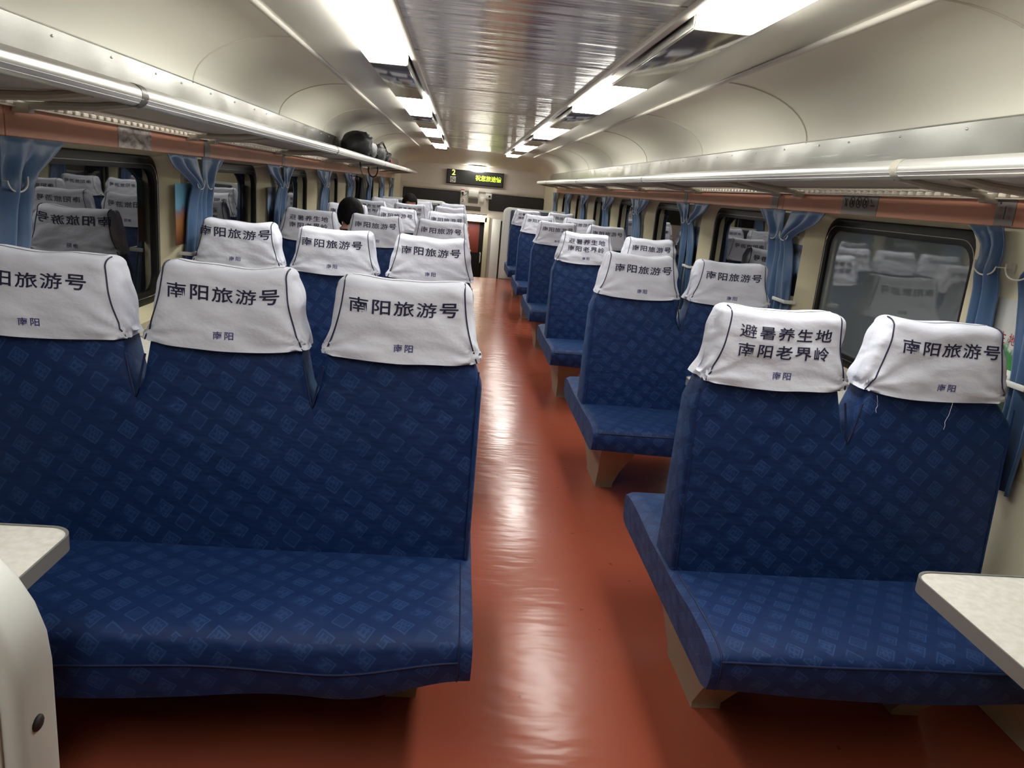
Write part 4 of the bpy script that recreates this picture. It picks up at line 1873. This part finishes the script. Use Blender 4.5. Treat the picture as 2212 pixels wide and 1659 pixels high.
def hair_mesh(fringe, seed, grow=1.0):
    """cap of hair over the skull with an open face"""
    m = MB()
    nu, nv = 48, 26
    loops = []
    for j in range(nv + 1):
        v = PI / 2 - (PI * 0.80) * j / nv
        L = []
        for i in range(nu):
            u = 2 * PI * i / nu
            face = max(0.0, math.sin(u))
            low = -0.070 + 0.012 * math.sin(7 * u) - 0.02 * max(0.0, -math.sin(u))
            lim = low + (fringe - low) * min(1.0, face * 1.5) ** 0.8 + 0.012 * noise.noise(Vector((u * 4, seed, 0.3)))
            vv = v
            z = 0.124 * math.sin(vv)
            k = 1.0
            if z < lim:
                z = lim
                vv = math.asin(max(-1, min(1, z / 0.124)))
                k = 1.0 - 0.05 * (j / nv)
            bulk = 1 + 0.05 * noise.noise(Vector((math.cos(u) * 3, math.sin(u) * 3, z * 20 + seed)))
            rx, ry = 0.090 * grow * bulk * k, 0.110 * grow * bulk * k
            cs = math.cos(vv) ** 0.85 if math.cos(vv) > 0 else 0
            L.append((rx * cs * math.cos(u), ry * cs * math.sin(u) - 0.004, z * (0.97 + 0.05 * bulk)))
        loops.append(L)
    m.loft(loops, cap_a=True)
    return m


def person(x, y, facing, yaw, pitch, label, fringe=0.03, seat_z=0.44, lean=0.10, height=0.72, hair_grow=1.0, roll=0.0, jacket=None):
    """seated figure; local +y is forward; facing = rotation about z"""
    hip = seat_z + 0.095
    sh = seat_z + height - 0.255
    nk = seat_z + height - 0.215
    hd = Vector((0, lean + 0.05, seat_z + height - 0.10))
    chest = (0, lean * 0.6, sh - 0.06)
    torso = [((0, 0, hip), 0.125), ((0, 0.02, hip + 0.13), 0.112), (chest, 0.120), ((0, lean, nk - 0.02), 0.066), ((0, lean + 0.02, nk + 0.045), 0.055), (tuple(hd), 0.05)]
    chains = [torso]
    cloth_t = [[(q, r + 0.024) for q, r in torso[:3]] + [((0, lean, nk - 0.02), 0.088), ((0, lean + 0.008, nk + 0.005), 0.072)]]
    trous = [[((0, 0, hip), 0.14)]]
    hands = []
    shoes = []
    arms_c, legs_c = [], []
    for s in (-1, 1):
        shd = (s * 0.175, lean * 0.9, sh)
        elb = (s * 0.225, lean + 0.10, sh - 0.25)
        wr = (s * 0.10, lean + 0.30, seat_z + 0.175)
        arm = [(chest, 0.120), (shd, 0.062), (elb, 0.046), (wr, 0.030), ((s * 0.09, lean + 0.335, seat_z + 0.168), 0.036), ((s * 0.085, lean + 0.375, seat_z + 0.16), 0.036)]
        chains.append(arm)
        arms_c.append([(chest, 0.144), (shd, 0.078), (elb, 0.056), ((s * 0.108, lean + 0.287, seat_z + 0.18), 0.042)])
        base = Vector((s * 0.085, lean + 0.375, seat_z + 0.16))
        for q, (off, ln) in enumerate(((-0.027, 0.072), (-0.009, 0.082), (0.009, 0.078), (0.027, 0.062))):
            b0 = base + Vector((off, 0.005, 0.0))
            b1 = b0 + Vector((off * 0.12, ln * 0.45, -0.004))
            b2 = b1 + Vector((0, ln * 0.3, -0.016))
            b3 = b2 + Vector((0, ln * 0.18, -0.018))
            hands.append([(tuple(base), 0.014), (tuple(b0), 0.0095), (tuple(b1), 0.009), (tuple(b2), 0.008), (tuple(b3), 0.007)])
        tb = Vector((s * 0.09, lean + 0.335, seat_z + 0.168))
        hands.append([(tuple(tb), 0.014), (tuple(tb + Vector((-s * 0.038, 0.015, -0.004))), 0.011), (tuple(tb + Vector((-s * 0.050, 0.045, -0.010))), 0.0095), (tuple(tb + Vector((-s * 0.046, 0.068, -0.016))), 0.008)])
        hp = (s * 0.095, 0.03, hip - 0.005)
        kn = (s * 0.12, 0.44, seat_z + 0.075)
        ank = (s * 0.12, 0.46, 0.09)
        leg = [((0, 0, hip), 0.135), (hp, 0.088), (kn, 0.060), ((s * 0.12, 0.46, 0.28), 0.053), (ank, 0.038), ((s * 0.12, 0.58, 0.045), 0.034)]
        chains.append(leg)
        legs_c.append([((0, 0, hip), 0.142), (hp, 0.096), (kn, 0.070), ((s * 0.12, 0.46, 0.28), 0.064), ((s * 0.12, 0.46, 0.11), 0.055)])
        shoes.append((s * 0.12, 0.535))
    body = skin_mesh(chains, None, 1)
    parts = [body]
    for h in hands:
        parts.append(skin_mesh([h], None, 1))
    hm = head_mesh()
    me_h = hm.mesh('h', None)
    R = Matrix.Translation(hd) @ Matrix.Rotation(yaw, 4, 'Z') @ Matrix.Rotation(pitch, 4, 'X') @ Matrix.Rotation(roll, 4, 'Y')
    me_h.transform(R)
    parts.append(me_h)
    me = fuse(parts, 0.006, 'person', M['skin'])
    o = link('person', me)
    tag(o, label, 'person')
    o.location = (x, y, 0)
    o.rotation_euler = (0, 0, facing)
    jk = fuse([skin_mesh(cloth_t + arms_c, None, 1)], 0.012, 'jacket', jacket or M['black_cloth'])
    link('jacket', jk, o)
    tr = fuse([skin_mesh(legs_c, None, 1)], 0.012, 'trousers', M['trouser'])
    link('trousers', tr, o)
    m = hair_mesh(fringe, x, hair_grow)
    mh = m.mesh('hair', M['hair'], angle=80)
    mh.transform(R)
    link('hair', mh, o)
    for (sx, sy) in shoes:
        m = MB()
        superell(m, (sx, sy, 0.05), (0.046, 0.135, 0.048), 2.6, 20, 12, amp=0.003)
        m.obj('shoe', M['black'], o)
    return o


person(-1.035, 5.84, 0.0, 0.25, -0.30, 'person with round black hair seen from behind, seated behind the third left bench', fringe=0.05, height=0.845, lean=0.04, hair_grow=1.10)
person(-0.90, 10.62, PI, 0.45, -0.48, 'person with a black fringe and bowed face, seated far off at the left', fringe=0.070, height=0.84, lean=0.13, hair_grow=1.08)
